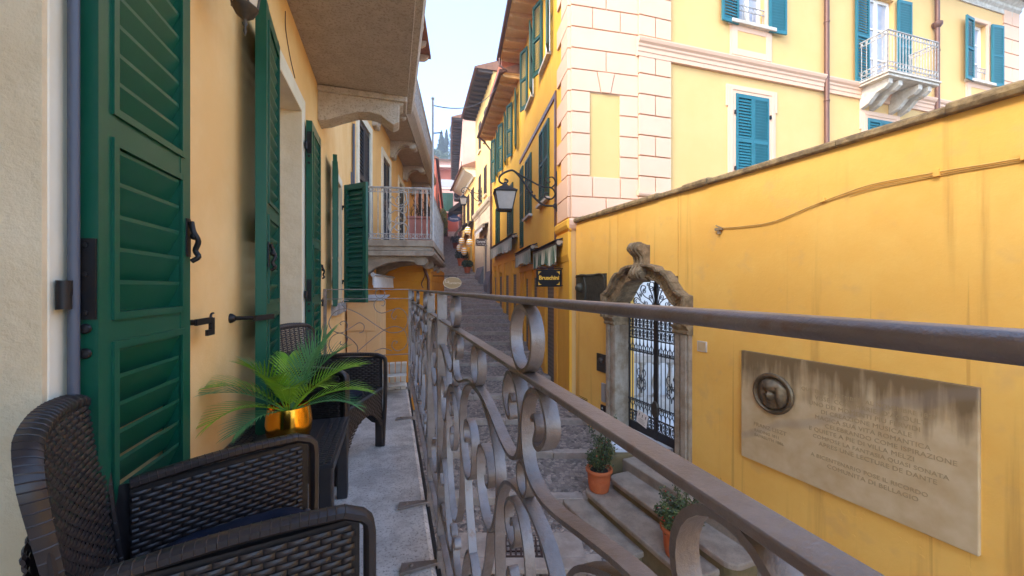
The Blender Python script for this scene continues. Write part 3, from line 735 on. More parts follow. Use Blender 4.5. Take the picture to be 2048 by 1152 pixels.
def make_chair(label, group):
    ch = thing('wicker_armchair', label, 'armchair', group=group)
    WK = MAT['wicker']
    HB = [(.40, .190), (.55, .196), (.65, .207), (.73, .220), (.79, .222), (.822, .205), (.844, .160), (.853, .07), (.855, 0)]
    def bx(y, z): return -.165 - .065 * max(0, (z - .38)) / .5 + .40 * y * y
    def halfw(z):
        for (za, wa), (zb, wb) in zip(HB, HB[1:]):
            if za <= z <= zb: return wa + (wb - wa) * (z - za) / (zb - za)
        return HB[0][1] if z < .4 else 0
    def fb(u, v):
        nrm = Vector((1, -.8 * u, .13)).normalized()
        return (bx(u, v), u, v), nrm
    b = MB(); weave(b, fb, 0, 0, .40, .85, .0128, .040, .003, .80, lambda v: (-halfw(v) + .012, halfw(v) - .012))
    for k in range(-5, 6):
        y = k * .044; zt = max([z for z in [.40 + .005 * i for i in range(99)] if halfw(z) > abs(y) + .01] or [.4])
        b.tube([(bx(y, z) - .004, y, z) for z in (.38, .5, .6, .7, zt)], .0045, 5)
    back = b.build('backrest', WK, ch, smooth=50)
    # rolled rim with cross ribs
    out = [(-w_, z) for z, w_ in HB[:-1]] + [(w_, z) for z, w_ in reversed(HB)]
    out = spline([(p[0], p[1]) for p in out], 7)
    b = MB(); m = len(out); cc = (0, .66)
    PR = [(.012, .006), (.006, .012), (-.006, .013), (-.013, .006), (-.018, -.006), (-.019, -.020), (-.013, -.019), (-.009, -.009), (.0, -.004)]
    vs = []
    for i, (y, z) in enumerate(out):
        tq = Vector((out[min(i + 1, m - 1)][0] - out[max(i - 1, 0)][0], out[min(i + 1, m - 1)][1] - out[max(i - 1, 0)][1])).normalized()
        o = Vector((-tq.y, tq.x))
        if o.dot(Vector((y, z)) - Vector(cc)) < 0: o = -o
        taper = min(1, .30 + .70 * (min(i, m - 1 - i) / (m * .36)) ** 1.3)
        for pa, pb in PR:
            g = -pa * taper
            vs.append((bx(y, z) + pb * (1 if pb > 0 else taper) - .006, y + o.x * g, z + o.y * g))
    q = len(PR)
    fs = [(i * q + k, i * q + (k + 1) % q, (i + 1) * q + (k + 1) % q, (i + 1) * q + k) for i in range(m - 1) for k in range(q)]
    b.add(vs, fs)
    for i in range(1, m - 1, 2):
        if i % 1 == 0:
            ring_ = [Vector(vs[i * q + k]) for k in range(7)]
            ctr = sum(ring_, Vector()) / 7
            pts_ = [tuple(ctr + (p - ctr) * 1.005) for p in ring_[:6]]
            b.tube(pts_, .0013, 4)
    b.build('back_rim', WK, back, smooth=50)
    # outer shell behind the back
    b = MB()
    def fo(u, v): return (bx(u, v) - .032 - .02 * (.66 - v), u, v), Vector((-1, 1.6 * u, .2)).normalized()
    ww = lambda v: .205 + .04 * (v - .3)
    weave(b, fo, 0, 0, .17, .70, .0128, .040, .0035, .8, lambda v: (-ww(v), ww(v)))
    b.build('back_shell', WK, back, smooth=50)
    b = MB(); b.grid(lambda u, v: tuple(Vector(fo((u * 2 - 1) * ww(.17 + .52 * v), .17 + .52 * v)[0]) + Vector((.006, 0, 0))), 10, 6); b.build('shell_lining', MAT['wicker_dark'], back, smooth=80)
    # arms
    for sg in (1, -1):
        A = Vector((-.145, sg * .205)); B = Vector((.285, sg * .275)); L_ = (B - A).length; dr = (B - A) / L_; no = Vector((-dr.y, dr.x)) * sg
        def top(u): return .632 + .012 * math.sin(u / L_ * 3.0) - (.03 * ((u / L_ - .9) / .1) ** 2 if u / L_ > .9 else 0)
        def fin(u, v):
            p = A + dr * u - no * .012; return (p.x, p.y, v), Vector((-no.x, -no.y, 0))
        def fout(u, v):
            p = A + dr * u + no * .014; return (p.x, p.y, v), Vector((no.x, no.y, 0))
        b = MB()
        arch = lambda u: .15 + .11 * math.sin(max(0, min(1, u / (L_ - .05))) * math.pi)
        weave(b, fin, .0, L_ - .035, .40, .610, .0122, .040, .0032, .84)
        def clo(v):
            return (0.0, L_ - .03)
        weave(b, fout, 0, 0, .27, .612, .0128, .040, .0032, .84, clo)
        p = b.build('arm', WK, ch, smooth=50)
        b = MB()
        def bk(u, v):
            q_ = A + dr * (u * (L_ - .02)); zz = .16 + (.62 - .16) * v
            return (q_.x, q_.y, zz)
        for o_ in (-.009, .009):
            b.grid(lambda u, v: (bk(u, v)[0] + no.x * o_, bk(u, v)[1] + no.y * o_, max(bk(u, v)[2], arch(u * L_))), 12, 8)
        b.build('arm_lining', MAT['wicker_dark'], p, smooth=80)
        # cap strip along the arm top that turns down into the front post
        pth = [(u, top(u)) for u in [L_ * i / 26 for i in range(24)]] + [(L_ - .012, .622), (L_ + .002, .608), (L_ + .006, .585), (L_ + .006, .45), (L_ + .004, .30), (L_ - .004, .15), (L_ - .01, .0)]
        wd = [.017] * 24 + [.018, .020, .020, .020, .020, .020, .018]
        vs = []
        for i, (u, z) in enumerate(pth):
            u0_, z0_ = pth[max(i - 1, 0)]; u1_, z1_ = pth[min(i + 1, len(pth) - 1)]
            tt = Vector((u1_ - u0_, z1_ - z0_)).normalized(); nn = Vector((-tt.y, tt.x))
            for a_, o_ in ((-1, -.008), (-1, .003), (-.6, .008), (.6, .008), (1, .003), (1, -.008), (.5, -.016), (-.5, -.016)):
                q_ = A + dr * (u + nn.x * o_) + no * (a_ * wd[i]); vs.append((q_.x, q_.y, z + nn.y * o_))
        b = MB(); b.add(vs, [(i * 8 + k, i * 8 + (k + 1) % 8, (i + 1) * 8 + (k + 1) % 8, (i + 1) * 8 + k) for i in range(len(pth) - 1) for k in range(8)] + [tuple(range(7, -1, -1)), tuple((len(pth) - 1) * 8 + k for k in range(8))])
        for i in range(1, 24):
            b.tube([vs[i * 8 + k] for k in (0, 1, 2, 3, 4, 5)], .0013, 4)
        b.build('arm_cap', WK, p, smooth=40)
        # smooth corner strip between arm and back
        b = MB()
        def cs(u, v):
            z = .30 + .325 * v
            x0, y0 = bx(sg * halfw(z), z), sg * (halfw(z) + .004)
            x1, y1 = A.x + .012, A.y
            return (x0 + (x1 - x0) * u, y0 + (y1 - y0) * u + sg * .018 * math.sin(u * math.pi), z)
        b.grid(cs, 5, 6); b.build('corner_panel', WK, p, smooth=80)
        b = MB(); b.obox((-.19, sg * .185, .12), (1, 0, .12), (0, 1, 0), (0, 0, 1), .022, .022, .12); b.build('leg', WK, ch, bevel=.006)
        b = MB(); q_ = A + dr * (L_ - .012); b.prism([(q_.x - .05, q_.y - .028), (q_.x + .005, q_.y - .028), (q_.x + .005, q_.y + .028), (q_.x - .05, q_.y + .028)], 'z', .0, .19); b.build('leg', WK, ch, bevel=.008)
    # seat, front apron
    b = MB()
    def fs_(u, v):
        return (-.17 + v, u * (.20 + .07 * (v / .45)) / .235, .402 - .00 * v), Vector((0, 0, 1))
    weave(b, fs_, -.232, .232, 0, .40, .0128, .040, .004, .8)
    seat = b.build('seat', WK, ch, smooth=50)
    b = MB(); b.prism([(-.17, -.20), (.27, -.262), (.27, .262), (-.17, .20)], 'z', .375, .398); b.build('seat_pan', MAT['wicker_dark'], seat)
    b = MB(); b.tube([(.262, y * .026, .399) for y in range(-10, 11)], .013, 8)
    for y in range(-24, 25): b.tube([(.250, y * .0105, .402), (.258, y * .0105, .4125), (.268, y * .0105, .411), (.2745, y * .0105, .400)], .003, 4)
    b.build('seat_edge', WK, seat, smooth=60)
    b = MB()
    def fa(u, v): return (.272, u, v), Vector((1, 0, 0))
    def ac(v):
        if v > .30: return (-.25, .25)
        k = .25 * (1 - ((v - .14) / .16) ** .5) if v > .14 else .25
        return (-.25, -.25 + max(0, .25 - k * .9)) if False else (-.25, .25)
    weave(b, fa, -.25, .25, .285, .39, .0128, .040, .0032, .84)
    for side in (-1, 1):
        def cl(v, side=side):
            e = .25 * (1 - math.sqrt(max(0, 1 - ((.285 - v) / .15) ** 2))) if v < .285 else 0
            inner = .25 * (1 - ((.285 - v) / .15)) ** 1.6
            lo = .25 * (1 - (1 - (.285 - v) / .15) ** 2) if False else .25 - .25 * (1 - ((.285 - v) / .15)) ** .9 * 1.0
            lo = .02 + .23 * ((.285 - v) / .15) ** .55
            return (lo, .25) if side > 0 else (-.25, -lo)
        weave(b, fa, 0, 0, .14, .285, .0128, .040, .0032, .84, cl)
    ap = b.build('front_apron', WK, ch, smooth=50)
    b = MB()
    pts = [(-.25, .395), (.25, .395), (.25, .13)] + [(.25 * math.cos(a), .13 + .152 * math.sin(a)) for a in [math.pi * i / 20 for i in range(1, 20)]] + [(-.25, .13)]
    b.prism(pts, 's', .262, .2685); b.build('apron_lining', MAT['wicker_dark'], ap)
    return ch
NEAR_ROT = R(38.5)
chair = make_chair('dark brown wicker armchair closest to the open green shutter with big louvres', 'wicker armchairs on the balcony')
chair2 = dup(chair, (-1.19, 2.47, -1.10), R(-4), 'dark brown wicker armchair behind the palm at the far end of the table')
# the nearer chair is a touch narrower
NC = Matrix.Translation((-.712 * .955, .902 * .955, -1.10)) @ Matrix.Rotation(NEAR_ROT, 4, 'Z') @ Matrix.Diagonal((.955, .955, 1.008, 1))
chair.matrix_world = NC; WM[chair.name] = NC
def cushion(label, loc, rotz, sx, sy, h, p, tufts):
    b = MB(); N_ = 40
    def f(u, v):
        x = u * 2 - 1; y = v * 2 - 1
        # map the square to a superellipse
        r = max(abs(x), abs(y)); l = (abs(x) ** p + abs(y) ** p) ** (1 / p) if r > 0 else 1
        X, Y = (x * r / l, y * r / l) if l > 0 else (0, 0)
        return X, Y, r
    def top(u, v):
        X, Y, r = f(u, v); z = h * (1 - r ** 3.2) ** .6
        for tx, ty in tufts:
            dd = math.hypot(X - tx, Y - ty); z -= h * .62 * math.exp(-(dd / .13) ** 2)
        a = math.atan2(Y, X); z += h * .05 * math.sin(a * 10) * r * (1 - r)
        return (X * sx, Y * sy, max(.012, z + .014))
    b.grid(top, N_, N_)
    b.grid(lambda u, v: (f(u, v)[0] * sx, f(u, v)[1] * sy, .0), 12, 12)
    b.v = [Matrix.Translation(loc) @ Matrix.Rotation(rotz, 4, 'Z') @ v for v in b.v]
    b.build('seat_cushion', MAT['navy'], None, label, 'cushion', smooth=180)
cushion('navy blue tufted square cushion on the armchair closest to the big green shutter', tuple(NC @ Vector((.062, 0, .404))), NEAR_ROT, .195, .205, .095, 5, [(-.36, -.36), (.36, -.36), (0, 0), (-.36, .36), (.36, .36)])
cushion('navy blue round tufted cushion on the armchair behind the palm', tuple(Matrix.Translation((-1.19, 2.47, -1.10)) @ Matrix.Rotation(R(-4), 4, 'Z') @ Vector((.05, .01, .408))), R(-4), .175, .175, .075, 2.2, [(0, 0)] + [(.5 * math.cos(a), .5 * math.sin(a)) for a in (0, 1.26, 2.51, 3.77, 5.03)])

# ------------------------------------------------------------------ side table, gold pot, palm
tb = thing('side_table', 'low black plastic rattan side table between the two armchairs', 'side table')
hx, hyy, HT = .235, .295, .416
b = MB(); b.box(-hx, hx, -hyy, hyy, HT - .022, HT - .004)
b.box(-hx + .11, hx - .11, -hyy + .03, hyy - .03, HT - .0045, HT - .0005)
top_ = b.build('table_top', MAT['table_top'], tb, bevel=.006)
for sg in (-1, 1):
    b = MB()
    for r in range(3):
        x = sg * (hx - .022 - r * .028)
        for k in range(28):
            y = -hyy + .02 + k * .0202
            b.obox((x, y, HT - .002), (1, 0, 0), (0, 1, 0), (0, 0, 1), .0105, .0072, .0035)
    b.build('woven_border', MAT['table_top'], top_, bevel=.0015)
b = MB(); b.box(-hx + .01, hx - .01, -hyy + .01, -hyy + .03, HT - .075, HT - .021); b.box(-hx + .01, hx - .01, hyy - .03, hyy - .01, HT - .075, HT - .021); b.box(-hx + .01, -hx + .03, -hyy + .031, hyy - .031, HT - .075, HT - .021); b.box(hx - .03, hx - .01, -hyy + .031, hyy - .031, HT - .075, HT - .021); b.build('apron', MAT['table_top'], tb, bevel=.003)
for sx in (-1, 1):
    for sy in (-1, 1):
        b = MB(); x = sx * (hx - .03); y = sy * (hyy - .03)
        b.prism([(x - .026, y - .026), (x + .026, y - .026), (x + .026, y + .026), (x - .026, y + .026)], 'z', .0, HT - .022); b.build('leg', MAT['table_top'], tb, bevel=.006)
move(tb, (-1.01, 1.74, -1.10), math.atan2(-.2941, .9558) * 1 + 0.0 - 0.0 if False else R(17.1))
pot = thing('potted_palm', 'green palm in a shiny gold pot on the black side table', 'potted plant')
b = MB(); b.lathe((0, 0, 0), [(.068, .0), (.082, .012), (.092, .045), (.095, .085), (.091, .125), (.085, .155), (.081, .155), (.085, .13), (.02, .13)], 48); b.build('gold_pot', MAT['gold'], pot, smooth=40)
b = MB(); b.lathe((0, 0, 0), [(.084, .128), (.06, .134), (.001, .138)], 20); b.build('soil', MAT['soil'], pot, smooth=60)
def frond(az, elev, L_, droop, mat, tw=0.0):
    b = MB(); d = Vector((math.cos(az), math.sin(az), 0)); pts = []
    N_ = 16
    for i in range(N_ + 1):
        q = i / N_; e = elev - droop * q * q
        if i == 0: p = Vector((0, 0, .13)) + d * .012
        else: p = pts[-1] + (d * math.cos(e) + ZV * math.sin(e)) * (L_ / N_)
        pts.append(p)
    b.tube([tuple(p) for p in pts], [.0032 * (1 - .75 * i / N_) for i in range(N_ + 1)], 5)
    side = Vector((-d.y, d.x, 0))
    for i in range(15):
        q = .22 + .78 * i / 14; k = q * N_; i0 = min(int(k), N_ - 1); P0 = pts[i0].lerp(pts[i0 + 1], k - i0); T = (pts[i0 + 1] - pts[i0]).normalized()
        up = side.cross(T).normalized()
        if up.z < 0: up = -up
        ll = L_ * .47 * (math.sin(min(1, (q - .12) / .55) * math.pi * .5) ** .7) * (1.12 - .55 * q ** 3) * random.uniform(.9, 1.1)
        for sg in (-1, 1):
            spread = .95 - .55 * q
            D = (T * math.cos(spread) + (side * sg * math.cos(tw * sg) + up * (.22 + tw)) * math.sin(spread)).normalized()
            wv = D.cross(up).normalized() * .0034
            seg = []; pp = P0.copy()
            for j in range(6):
                seg.append(pp.copy()); D2 = (D + Vector((0, 0, -.11 * j * j * .30 * droop)) + T * .03 * j).normalized(); pp = pp + D2 * ll / 5
            W_ = (.55, 1, 1, .8, .5, .05); base = []
            for j in range(6):
                base += [tuple(seg[j] - wv * W_[j]), tuple(seg[j] + up * .0014 * W_[j]), tuple(seg[j] + wv * W_[j])]
            b.add(base, [(j * 3 + a, j * 3 + a + 1, j * 3 + a + 4, j * 3 + a + 3) for j in range(5) for a in (0, 1)])
    b.build('frond', mat, pot, smooth=60, recalc=False)
rr = random.Random(3)
FR = [(4.15, .85, .33, .8, 0), (4.32, .50, .32, .9, 0), (4.5, 1.1, .31, .6, 0), (4.0, 1.2, .27, .5, 1), (4.6, .30, .28, .7, 1), (.5, .85, .32, .7, 0), (.38, .50, .31, .8, 0), (.75, 1.1, .32, .6, 1), (.15, .35, .27, .8, 1),
      (1.6, 1.05, .33, .6, 1), (2.1, .95, .31, .6, 0), (1.15, 1.2, .36, .4, 1), (5.25, 1.05, .22, .9, 0), (-.45, .85, .26, .8, 0), (4.9, 1.05, .27, .7, 0), (.95, .75, .31, .7, 0), (1.9, .6, .30, .8, 1), (4.28, .70, .34, .6, 1)]
for az, el, L_, dr, mi in FR: frond(az, el, L_, dr, MAT['palm2'] if mi else MAT['palm1'], .12)
move(pot, (-1.005, 1.76, -1.10 + HT - .001), 0)

# ------------------------------------------------------------------ wall lantern over the chairs
lan = thing('wall_lantern', 'small antique bronze wall lantern with amber glass above the first shutters', 'wall lamp', tuple(HF.P(hy(1.53), .15, 1.0)))
LQ = (hy(1.45), .15)
def hexa(r, z): return [(LQ[0] + r * math.cos(math.pi / 6 + math.pi / 3 * k), LQ[1] + r * math.sin(math.pi / 6 + math.pi / 3 * k), z) for k in range(6)]
b = MB(HF); a0, a1 = hexa(.042, 1.075), hexa(.066, 1.27)
b.add(a0 + a1, [(k, (k + 1) % 6, (k + 1) % 6 + 6, k + 6) for k in range(6)]); b.build('glass', MAT['amber_glass'], lan)
b = MB(HF)
for p, q in zip(a0, a1): b.tube([p, q], .0045, 6)
b.tube(a0, .006, 6, True); b.tube(a1, .007, 6, True)
b.build('lantern_frame', MAT['bronze'], lan, smooth=60)
b = MB(HF); b.lathe((LQ[0], LQ[1], 0), [(.001, .965), (.006, .985), (.004, 1.0), (.010, 1.012), (.006, 1.022), (.012, 1.03), (.030, 1.045), (.044, 1.072), (.001, 1.073)], 16); b.build('finial', MAT['bronze'], lan, smooth=60)
b = MB(HF); b.lathe((LQ[0], LQ[1], 0), [(.075, 1.272), (.05, 1.31), (.02, 1.33), (.012, 1.36), (.001, 1.37)], 16); b.build('cap', MAT['bronze'], lan, smooth=60)
b = MB(HF); b.tube(spline([(LQ[0], .15, 1.36), (LQ[0], .15, 1.43), (LQ[0], .09, 1.45), (LQ[0], .03, 1.38), (LQ[0], .0, 1.33)], 5), .008, 8); b.lathe((LQ[0], 0, 1.33), [(.05, 0), (.045, .012), (.01, .02)], 16, 1); b.build('arm', MAT['bronze'], lan, smooth=60)
# ------------------------------------------------------------------ street
PROF = [(-6, -5.6), (0, -4.3), (5.0, -3.52), (6.45, -3.3), (9, -2.87), (10.7, -2.6), (15, -2.05), (22.5, -.40), (33, 2.1), (56, 7.5), (62, 8.4)]
def gz(Y):
    for (a, za), (b_, zb) in zip(PROF, PROF[1:]):
        if a <= Y <= b_: return za + (zb - za) * (Y - a) / (b_ - a)
    return PROF[0][1] if Y < PROF[0][0] else PROF[-1][1]
def xc(Y): return 0.2 - .155 * Y
ys = [-6, -3, 0, 2, 3.6]
y = 4.9
while y < 60:
    ys.append(y); y += 1.22 if y < 15 else (1.12 if y < 26 else .85)
b = MB(); kb = MB(); prev = None
for i in range(len(ys) - 1):
    Y0, Y1 = ys[i], ys[i + 1]
    z0 = gz(Y0); dz = gz(Y1) - z0
    rise = .55 * dz if Y0 >= 4.9 else 0
    za = z0 + (rise * .5 if Y0 >= 4.9 else 0); zb = gz(Y1) - (.55 * (gz(Y1 + 1.1) - gz(Y1)) * .5 if Y1 >= 4.9 else 0)
    x0, x1 = xc(Y0) - 5.5, xc(Y0) + 5.5; x2, x3 = xc(Y1) - 5.5, xc(Y1) + 5.5
    if prev is not None and za - prev > .01:
        b.quad((x0, Y0, prev), (x1, Y0, prev), (x1, Y0, za), (x0, Y0, za))
        # kerb stones along the front of the tread
        x = xc(Y0) - 3.4
        while x < xc(Y0) + 3.6:
            L_ = random.uniform(.7, 1.3); j = random.uniform(-.012, .012)
            kb.box(x, x + L_ - .008, Y0 - .025 + j, Y0 + .20, prev - .02, za + .012 + j * .5); x += L_
    b.quad((x0, Y0, za), (x1, Y0, za), (x3, Y1, zb), (x2, Y1, zb)); prev = zb
b.build('street', MAT['street'], kind='structure')
kb.build('street_kerb', MAT['kerb'], kind='structure', bevel=.012)
b = MB(); b.quad((-1500, -1500, -6.2), (1500, -1500, -6.2), (1500, 1500, -6.2), (-1500, 1500, -6.2)); b.build('ground', MAT['lake_ground'], kind='structure')
# drain grate in the street
gr = thing('drain_grate', 'rusty rectangular drain grate set into the cobbled street', 'grate', (.12, 5.25, gz(5.25)))
zt = gz(5.25) + .035
b = MB(); b.box(-.22, .40, 5.0, 5.03, zt - .03, zt); b.box(-.22, .40, 5.42, 5.45, zt - .03, zt); b.box(-.22, -.19, 5.031, 5.419, zt - .03, zt); b.box(.37, .40, 5.031, 5.419, zt - .03, zt)
for k in range(8): b.box(-.165 + k * .068, -.14 + k * .068, 5.031, 5.419, zt - .03, zt - .002)
for k in range(3): b.box(-.189, .369, 5.12 + k * .1, 5.135 + k * .1, zt - .028, zt - .004)
b.build('grating', MAT['grate'], gr)
b = MB(); b.box(-.19, .37, 5.03, 5.42, zt - .08, zt - .045); b.build('pit', MAT['black'], gr)
b = MB(); b.box(-.75, .95, 4.78, 4.99, zt - .06, zt + .004); b.box(-.75, -.23, 4.995, 5.5, zt - .06, zt + .004); b.box(.41, .95, 4.995, 5.5, zt - .06, zt + .004); b.build('kerb_slab', MAT['kerb'], gr, bevel=.01)

# ------------------------------------------------------------------ yellow boundary wall
WF = Frame((5.2, 0), (-.415, 1), -1); KW = 1.0827
def wy(Y): return Y * KW
G0, G1, GC = 6.70, 8.20, 7.45
bw = thing('boundary_wall', 'tall yellow rendered wall with a mossy stone coping across the street', 'wall', tuple(WF.P(4, 0, -4)))
b = MB(WF)
b.grid(lambda u, v: (-3.5 + (G0 - .01 + 3.5) * u, 0, -4.8 + 6.3 * v), 40, 24)
b.grid(lambda u, v: (G1 + .01 + (9.71 - G1) * u, 0, -4.8 + 6.3 * v), 6, 24)
b.box(-3.5, G0 - .01, -.40, -.001, -4.8, 1.5); b.box(G1 + .01, 9.72, -.40, -.001, -4.8, 1.5); b.box(G0, G1, -.40, 0, .19, 1.5); b.box(G0, G1, -.40, 0, -4.8, -2.9)
b.build('wall_face', MAT['wall_yellow'], bw)
b = MB(WF); random.seed(5); s = -3.5
while s < 9.7:
    L_ = random.uniform(.45, .95); e = min(9.75, s + L_); j = random.uniform(-.016, .016)
    b.prism([(.055 + j, 1.495), (.072 + j, 1.52 + j), (.064 + j, 1.565 + j), (.03, 1.59 + j), (-.10, 1.60 + j), (-.46, 1.595 + j), (-.47, 1.495)], 's', s, e - .004); s = e
b.build('coping', MAT['coping'], bw, bevel=.008)
# peeling patches of render: low raised flakes
b = MB(WF); random.seed(9)
def flakes(s0, z0, n, sx, sz, sc):
    for _ in range(n):
        s = s0 + random.gauss(0, sx); z = z0 + random.gauss(0, sz); pts = []
        r = random.uniform(.4, 1) * sc; k = random.randint(5, 7); a0 = random.random() * 6
        pts = [(s + r * random.uniform(.5, 1.1) * math.cos(a0 + 6.283 * i / k), z + r * random.uniform(.4, .9) * math.sin(a0 + 6.283 * i / k)) for i in range(k)]
        b.prism(pts, 'd', -.004, random.uniform(.0015, .004))
flakes(wy(3.95), -2.38, 22, .30, .07, .04); flakes(wy(5.35), -2.05, 6, .03, .07, .03); flakes(wy(4.6), .62, 4, .1, .02, .015)
b.build('render_patch', MAT['wall_yellow'], bw)
# cable conduit along the wall
cb = thing('cable_conduit', 'yellow painted cable conduit sagging along the upper boundary wall', 'cable', tuple(WF.P(wy(4), .03, .8)))
b = MB(WF); pth = spline([(wy(5.45), .02, .84), (wy(5.2), .02, .815), (wy(4.8), .02, .81), (wy(4.4), .02, .915), (wy(4.1), .02, .99), (wy(3.85), .02, 1.03), (wy(3.4), .02, 1.02), (wy(2.9), .02, 1.0), (wy(1.5), .02, 1.0)], 6)
b.tube(pth, .008, 7); b.tube([(p[0], .012, p[2] - .022 - .008 * math.sin(p[0] * 5)) for p in pth if p[0] < wy(4.3)], .0045, 6); b.tube([(p[0], .010, p[2] - .037 - .012 * math.sin(p[0] * 3.3)) for p in pth if p[0] < wy(4.1)], .004, 6)
b.build('conduit', MAT['old_conduit'], cb, smooth=60)
b = MB(WF); s = wy(5.48); b.box(s - .05, s + .05, .0, .05, .81, .845); b.obox((s, .03, .86), (1, 0, .5), (0, 1, 0), (-.5, 0, 1), .05, .006, .008); b.box(s - .012, s + .012, .0, .045, .755, .81)
b.build('end_bracket', MAT['arch_stone'], cb)
for Y in (4.28, 3.45, 3.0):
    b = MB(WF); b.box(wy(Y) - .02, wy(Y) + .02, 0, .038, .945 if Y > 4 else .985, .99 if Y > 4 else 1.045)
    b.build('clip', MAT['wall_yellow'], cb)
# stone gate portal
po = thing('gate_portal', 'weathered carved stone portal with a scrolled crest around the iron gate', 'gateway', tuple(WF.P(GC, 0, -2.9)))
for sg in (-1, 1):
    b = MB(WF); i0, i1 = .75, 1.03
    x0, x1 = sorted((GC + sg * i0, GC + sg * i1))
    b.box(x0, x1, -.30, .07, -2.9, -.72)
    xa, xb = sorted((GC + sg * .90, GC + sg * 1.0)); b.box(xa, xb, .07, .105, -2.9, -.72)
    xa, xb = sorted((GC + sg * .765, GC + sg * .86)); b.box(xa, xb, .07, .088, -2.9, -.72)
    b.build('jamb', MAT['jamb'], po, bevel=.012)
    b = MB(WF); x0, x1 = sorted((GC + sg * .74, GC + sg * 1.05)); b.prism([(-.30, -.72), (.09, -.72), (.12, -.69), (.12, -.66), (.10, -.65), (.14, -.60), (.15, -.57), (-.30, -.57)], 's', x0, x1); b.build('capital', MAT['arch_stone'], po, bevel=.008)
inner = [(.75, -.57), (.75, -.28), (.70, -.255), (.62, -.17), (.54, -.06), (.45, .05), (.36, .11), (.26, .12), (.20, .16), (.10, .185), (0, .19)]
outer = [(1.05, -.57), (1.05, -.12), (.97, -.095), (.87, -.03), (.78, .08), (.70, .20), (.60, .28), (.48, .29), (.42, .36), (.25, .40), (0, .41)]
for sg in (-1, 1):
    b = MB(WF)
    for k in range(len(inner) - 1):
        q = [(GC + sg * inner[k][0], inner[k][1]), (GC + sg * inner[k + 1][0], inner[k + 1][1]), (GC + sg * outer[k + 1][0], outer[k + 1][1]), (GC + sg * outer[k][0], outer[k][1])]
        b.prism(q, 'd', -.30, .085)
        def lp(t): return [(GC + sg * (inner[m][0] + (outer[m][0] - inner[m][0]) * t), inner[m][1] + (outer[m][1] - inner[m][1]) * t) for m in (k, k + 1)]
        for t0, t1, dd in ((.68, 1.0, .16), (.82, 1.04, .20), (.0, .14, .11)):
            a_, c_ = lp(t0), lp(t1); b.prism([a_[0], a_[1], c_[1], c_[0]], 'd', .08, dd)
    b.build('arch', MAT['arch_stone'], po, bevel=.01, smooth=50)
b = MB(WF)
cp = spline([(.05, .12), (.20, .16), (.26, .26), (.20, .36), (.15, .45), (.17, .55), (.25, .62), (.29, .69), (.25, .765), (.16, .775), (.06, .75)], 4)
b.prism([(-.02, .10)] + [(d, z) for d, z in cp] + [(-.02, .75)], 's', GC - .13, GC + .13)
for q in (-.08, 0, .08): b.tube([(GC + q, d + .006, z) for d, z in cp[4:-3]], .024, 7)
b.tube([(GC - .15, .22, .69), (GC + .15, .22, .69)], .065, 12); b.tube([(GC - .165, .19, .22), (GC + .165, .19, .22)], .06, 12)
b.build('crest', MAT['arch_stone'], po, bevel=.01, smooth=50)
b = MB(WF); b.box(G0 - .30, G1 + .28, -.40, .30, -3.02, -2.9); b.build('sill', MAT['step'], po, bevel=.015)
# iron gate
ga = thing('iron_gate', 'black wrought iron double gate with scrollwork inside the stone portal', 'gate', tuple(WF.P(GC, -.25, -2.9)))
GI = MAT['wrought']; GD0, GD1 = -.262, -.246
def cscroll(b, c, w_, h, flip=1, th=.007):
    p = [(-.35, .18), (-.25, .30), (-.05, .25), (-.02, .08), (-.25, -.02), (-.45, .15), (-.40, .42), (-.1, .5), (.25, .42), (.35, 0), (.25, -.42), (-.1, -.5), (-.40, -.42), (-.42, -.2), (-.22, -.1), (-.05, -.22), (-.18, -.34)]
    b.ribbon([(c[0] + flip * x * w_, c[1] + y * h) for x, y in spline(p, 3)], GD0, GD1, th)
def lyre(b, c, w_, h, up=1):
    for fl in (-1, 1):
        p = [(0, 0), (fl * .10, .35), (fl * .42, .5), (fl * .5, .78), (fl * .3, .95), (fl * .16, .80), (fl * .28, .70)]
        b.ribbon([(c[0] + x * w_, c[1] + y * h * up) for x, y in spline(p, 3)], GD0, GD1, .006)
for sg in (-1, 1):
    lf = MB(WF); e0, e1 = sorted((GC + sg * .02, GC + sg * .73)); m0 = (e0 + e1) / 2
    for s in (e0 + .014, e1 - .014): lf.box(s - .014, s + .014, GD0 - .006, GD1 + .006, -2.86, -.28)
    for z in (-2.86, -2.57, -2.36, -.95, -.76, -.56): lf.box(e0, e1, GD0 - .003, GD1 + .003, z - .011, z + .011)
    for k in range(1, 7):
        s = e0 + (e1 - e0) * k / 7; lf.tube([(s, -.254, -2.57), (s, -.254, -.56)], .0085, 6)
    for k in range(7):
        s = e0 + (e1 - e0) * (k + .5) / 7
        cscroll(lf, (s, -2.465), .085, .17, 1 if k % 2 else -1); cscroll(lf, (s, -.855), .085, .15, 1 if k % 2 else -1); cscroll(lf, (s, -.66), .085, .17, -1 if k % 2 else 1)
        lyre(lf, (s + .05, -2.345), .10, .24); lyre(lf, (s + .05, -.97), .10, .26, -1)
    for q in (-.9, -.2, .5): lyre(lf, (m0 + .01, -1.75 + q * .25), .22, .30, 1 if q < 0 else -1)
    leaf = lf.build('gate_leaf', GI, ga, smooth=50)
    b = MB(WF); b.box(e0 + .028, e1 - .028, GD0 + .003, GD1 - .003, -2.85, -2.582); b.build('kick_plate', GI, leaf)
b = MB(WF); b.box(GC - .03, GC + .03, -.275, -.235, -2.87, .14); b.build('meeting_post', GI, ga, bevel=.006)
b = MB(WF); b.prism([(GC + .07 * math.cos(a), -2.17 + .15 * math.sin(a)) for a in [math.pi * i / 12 for i in range(24)]], 'd', -.275, -.205); b.build('lock_box', MAT['bronze'], ga, bevel=.006)
b = MB(WF)
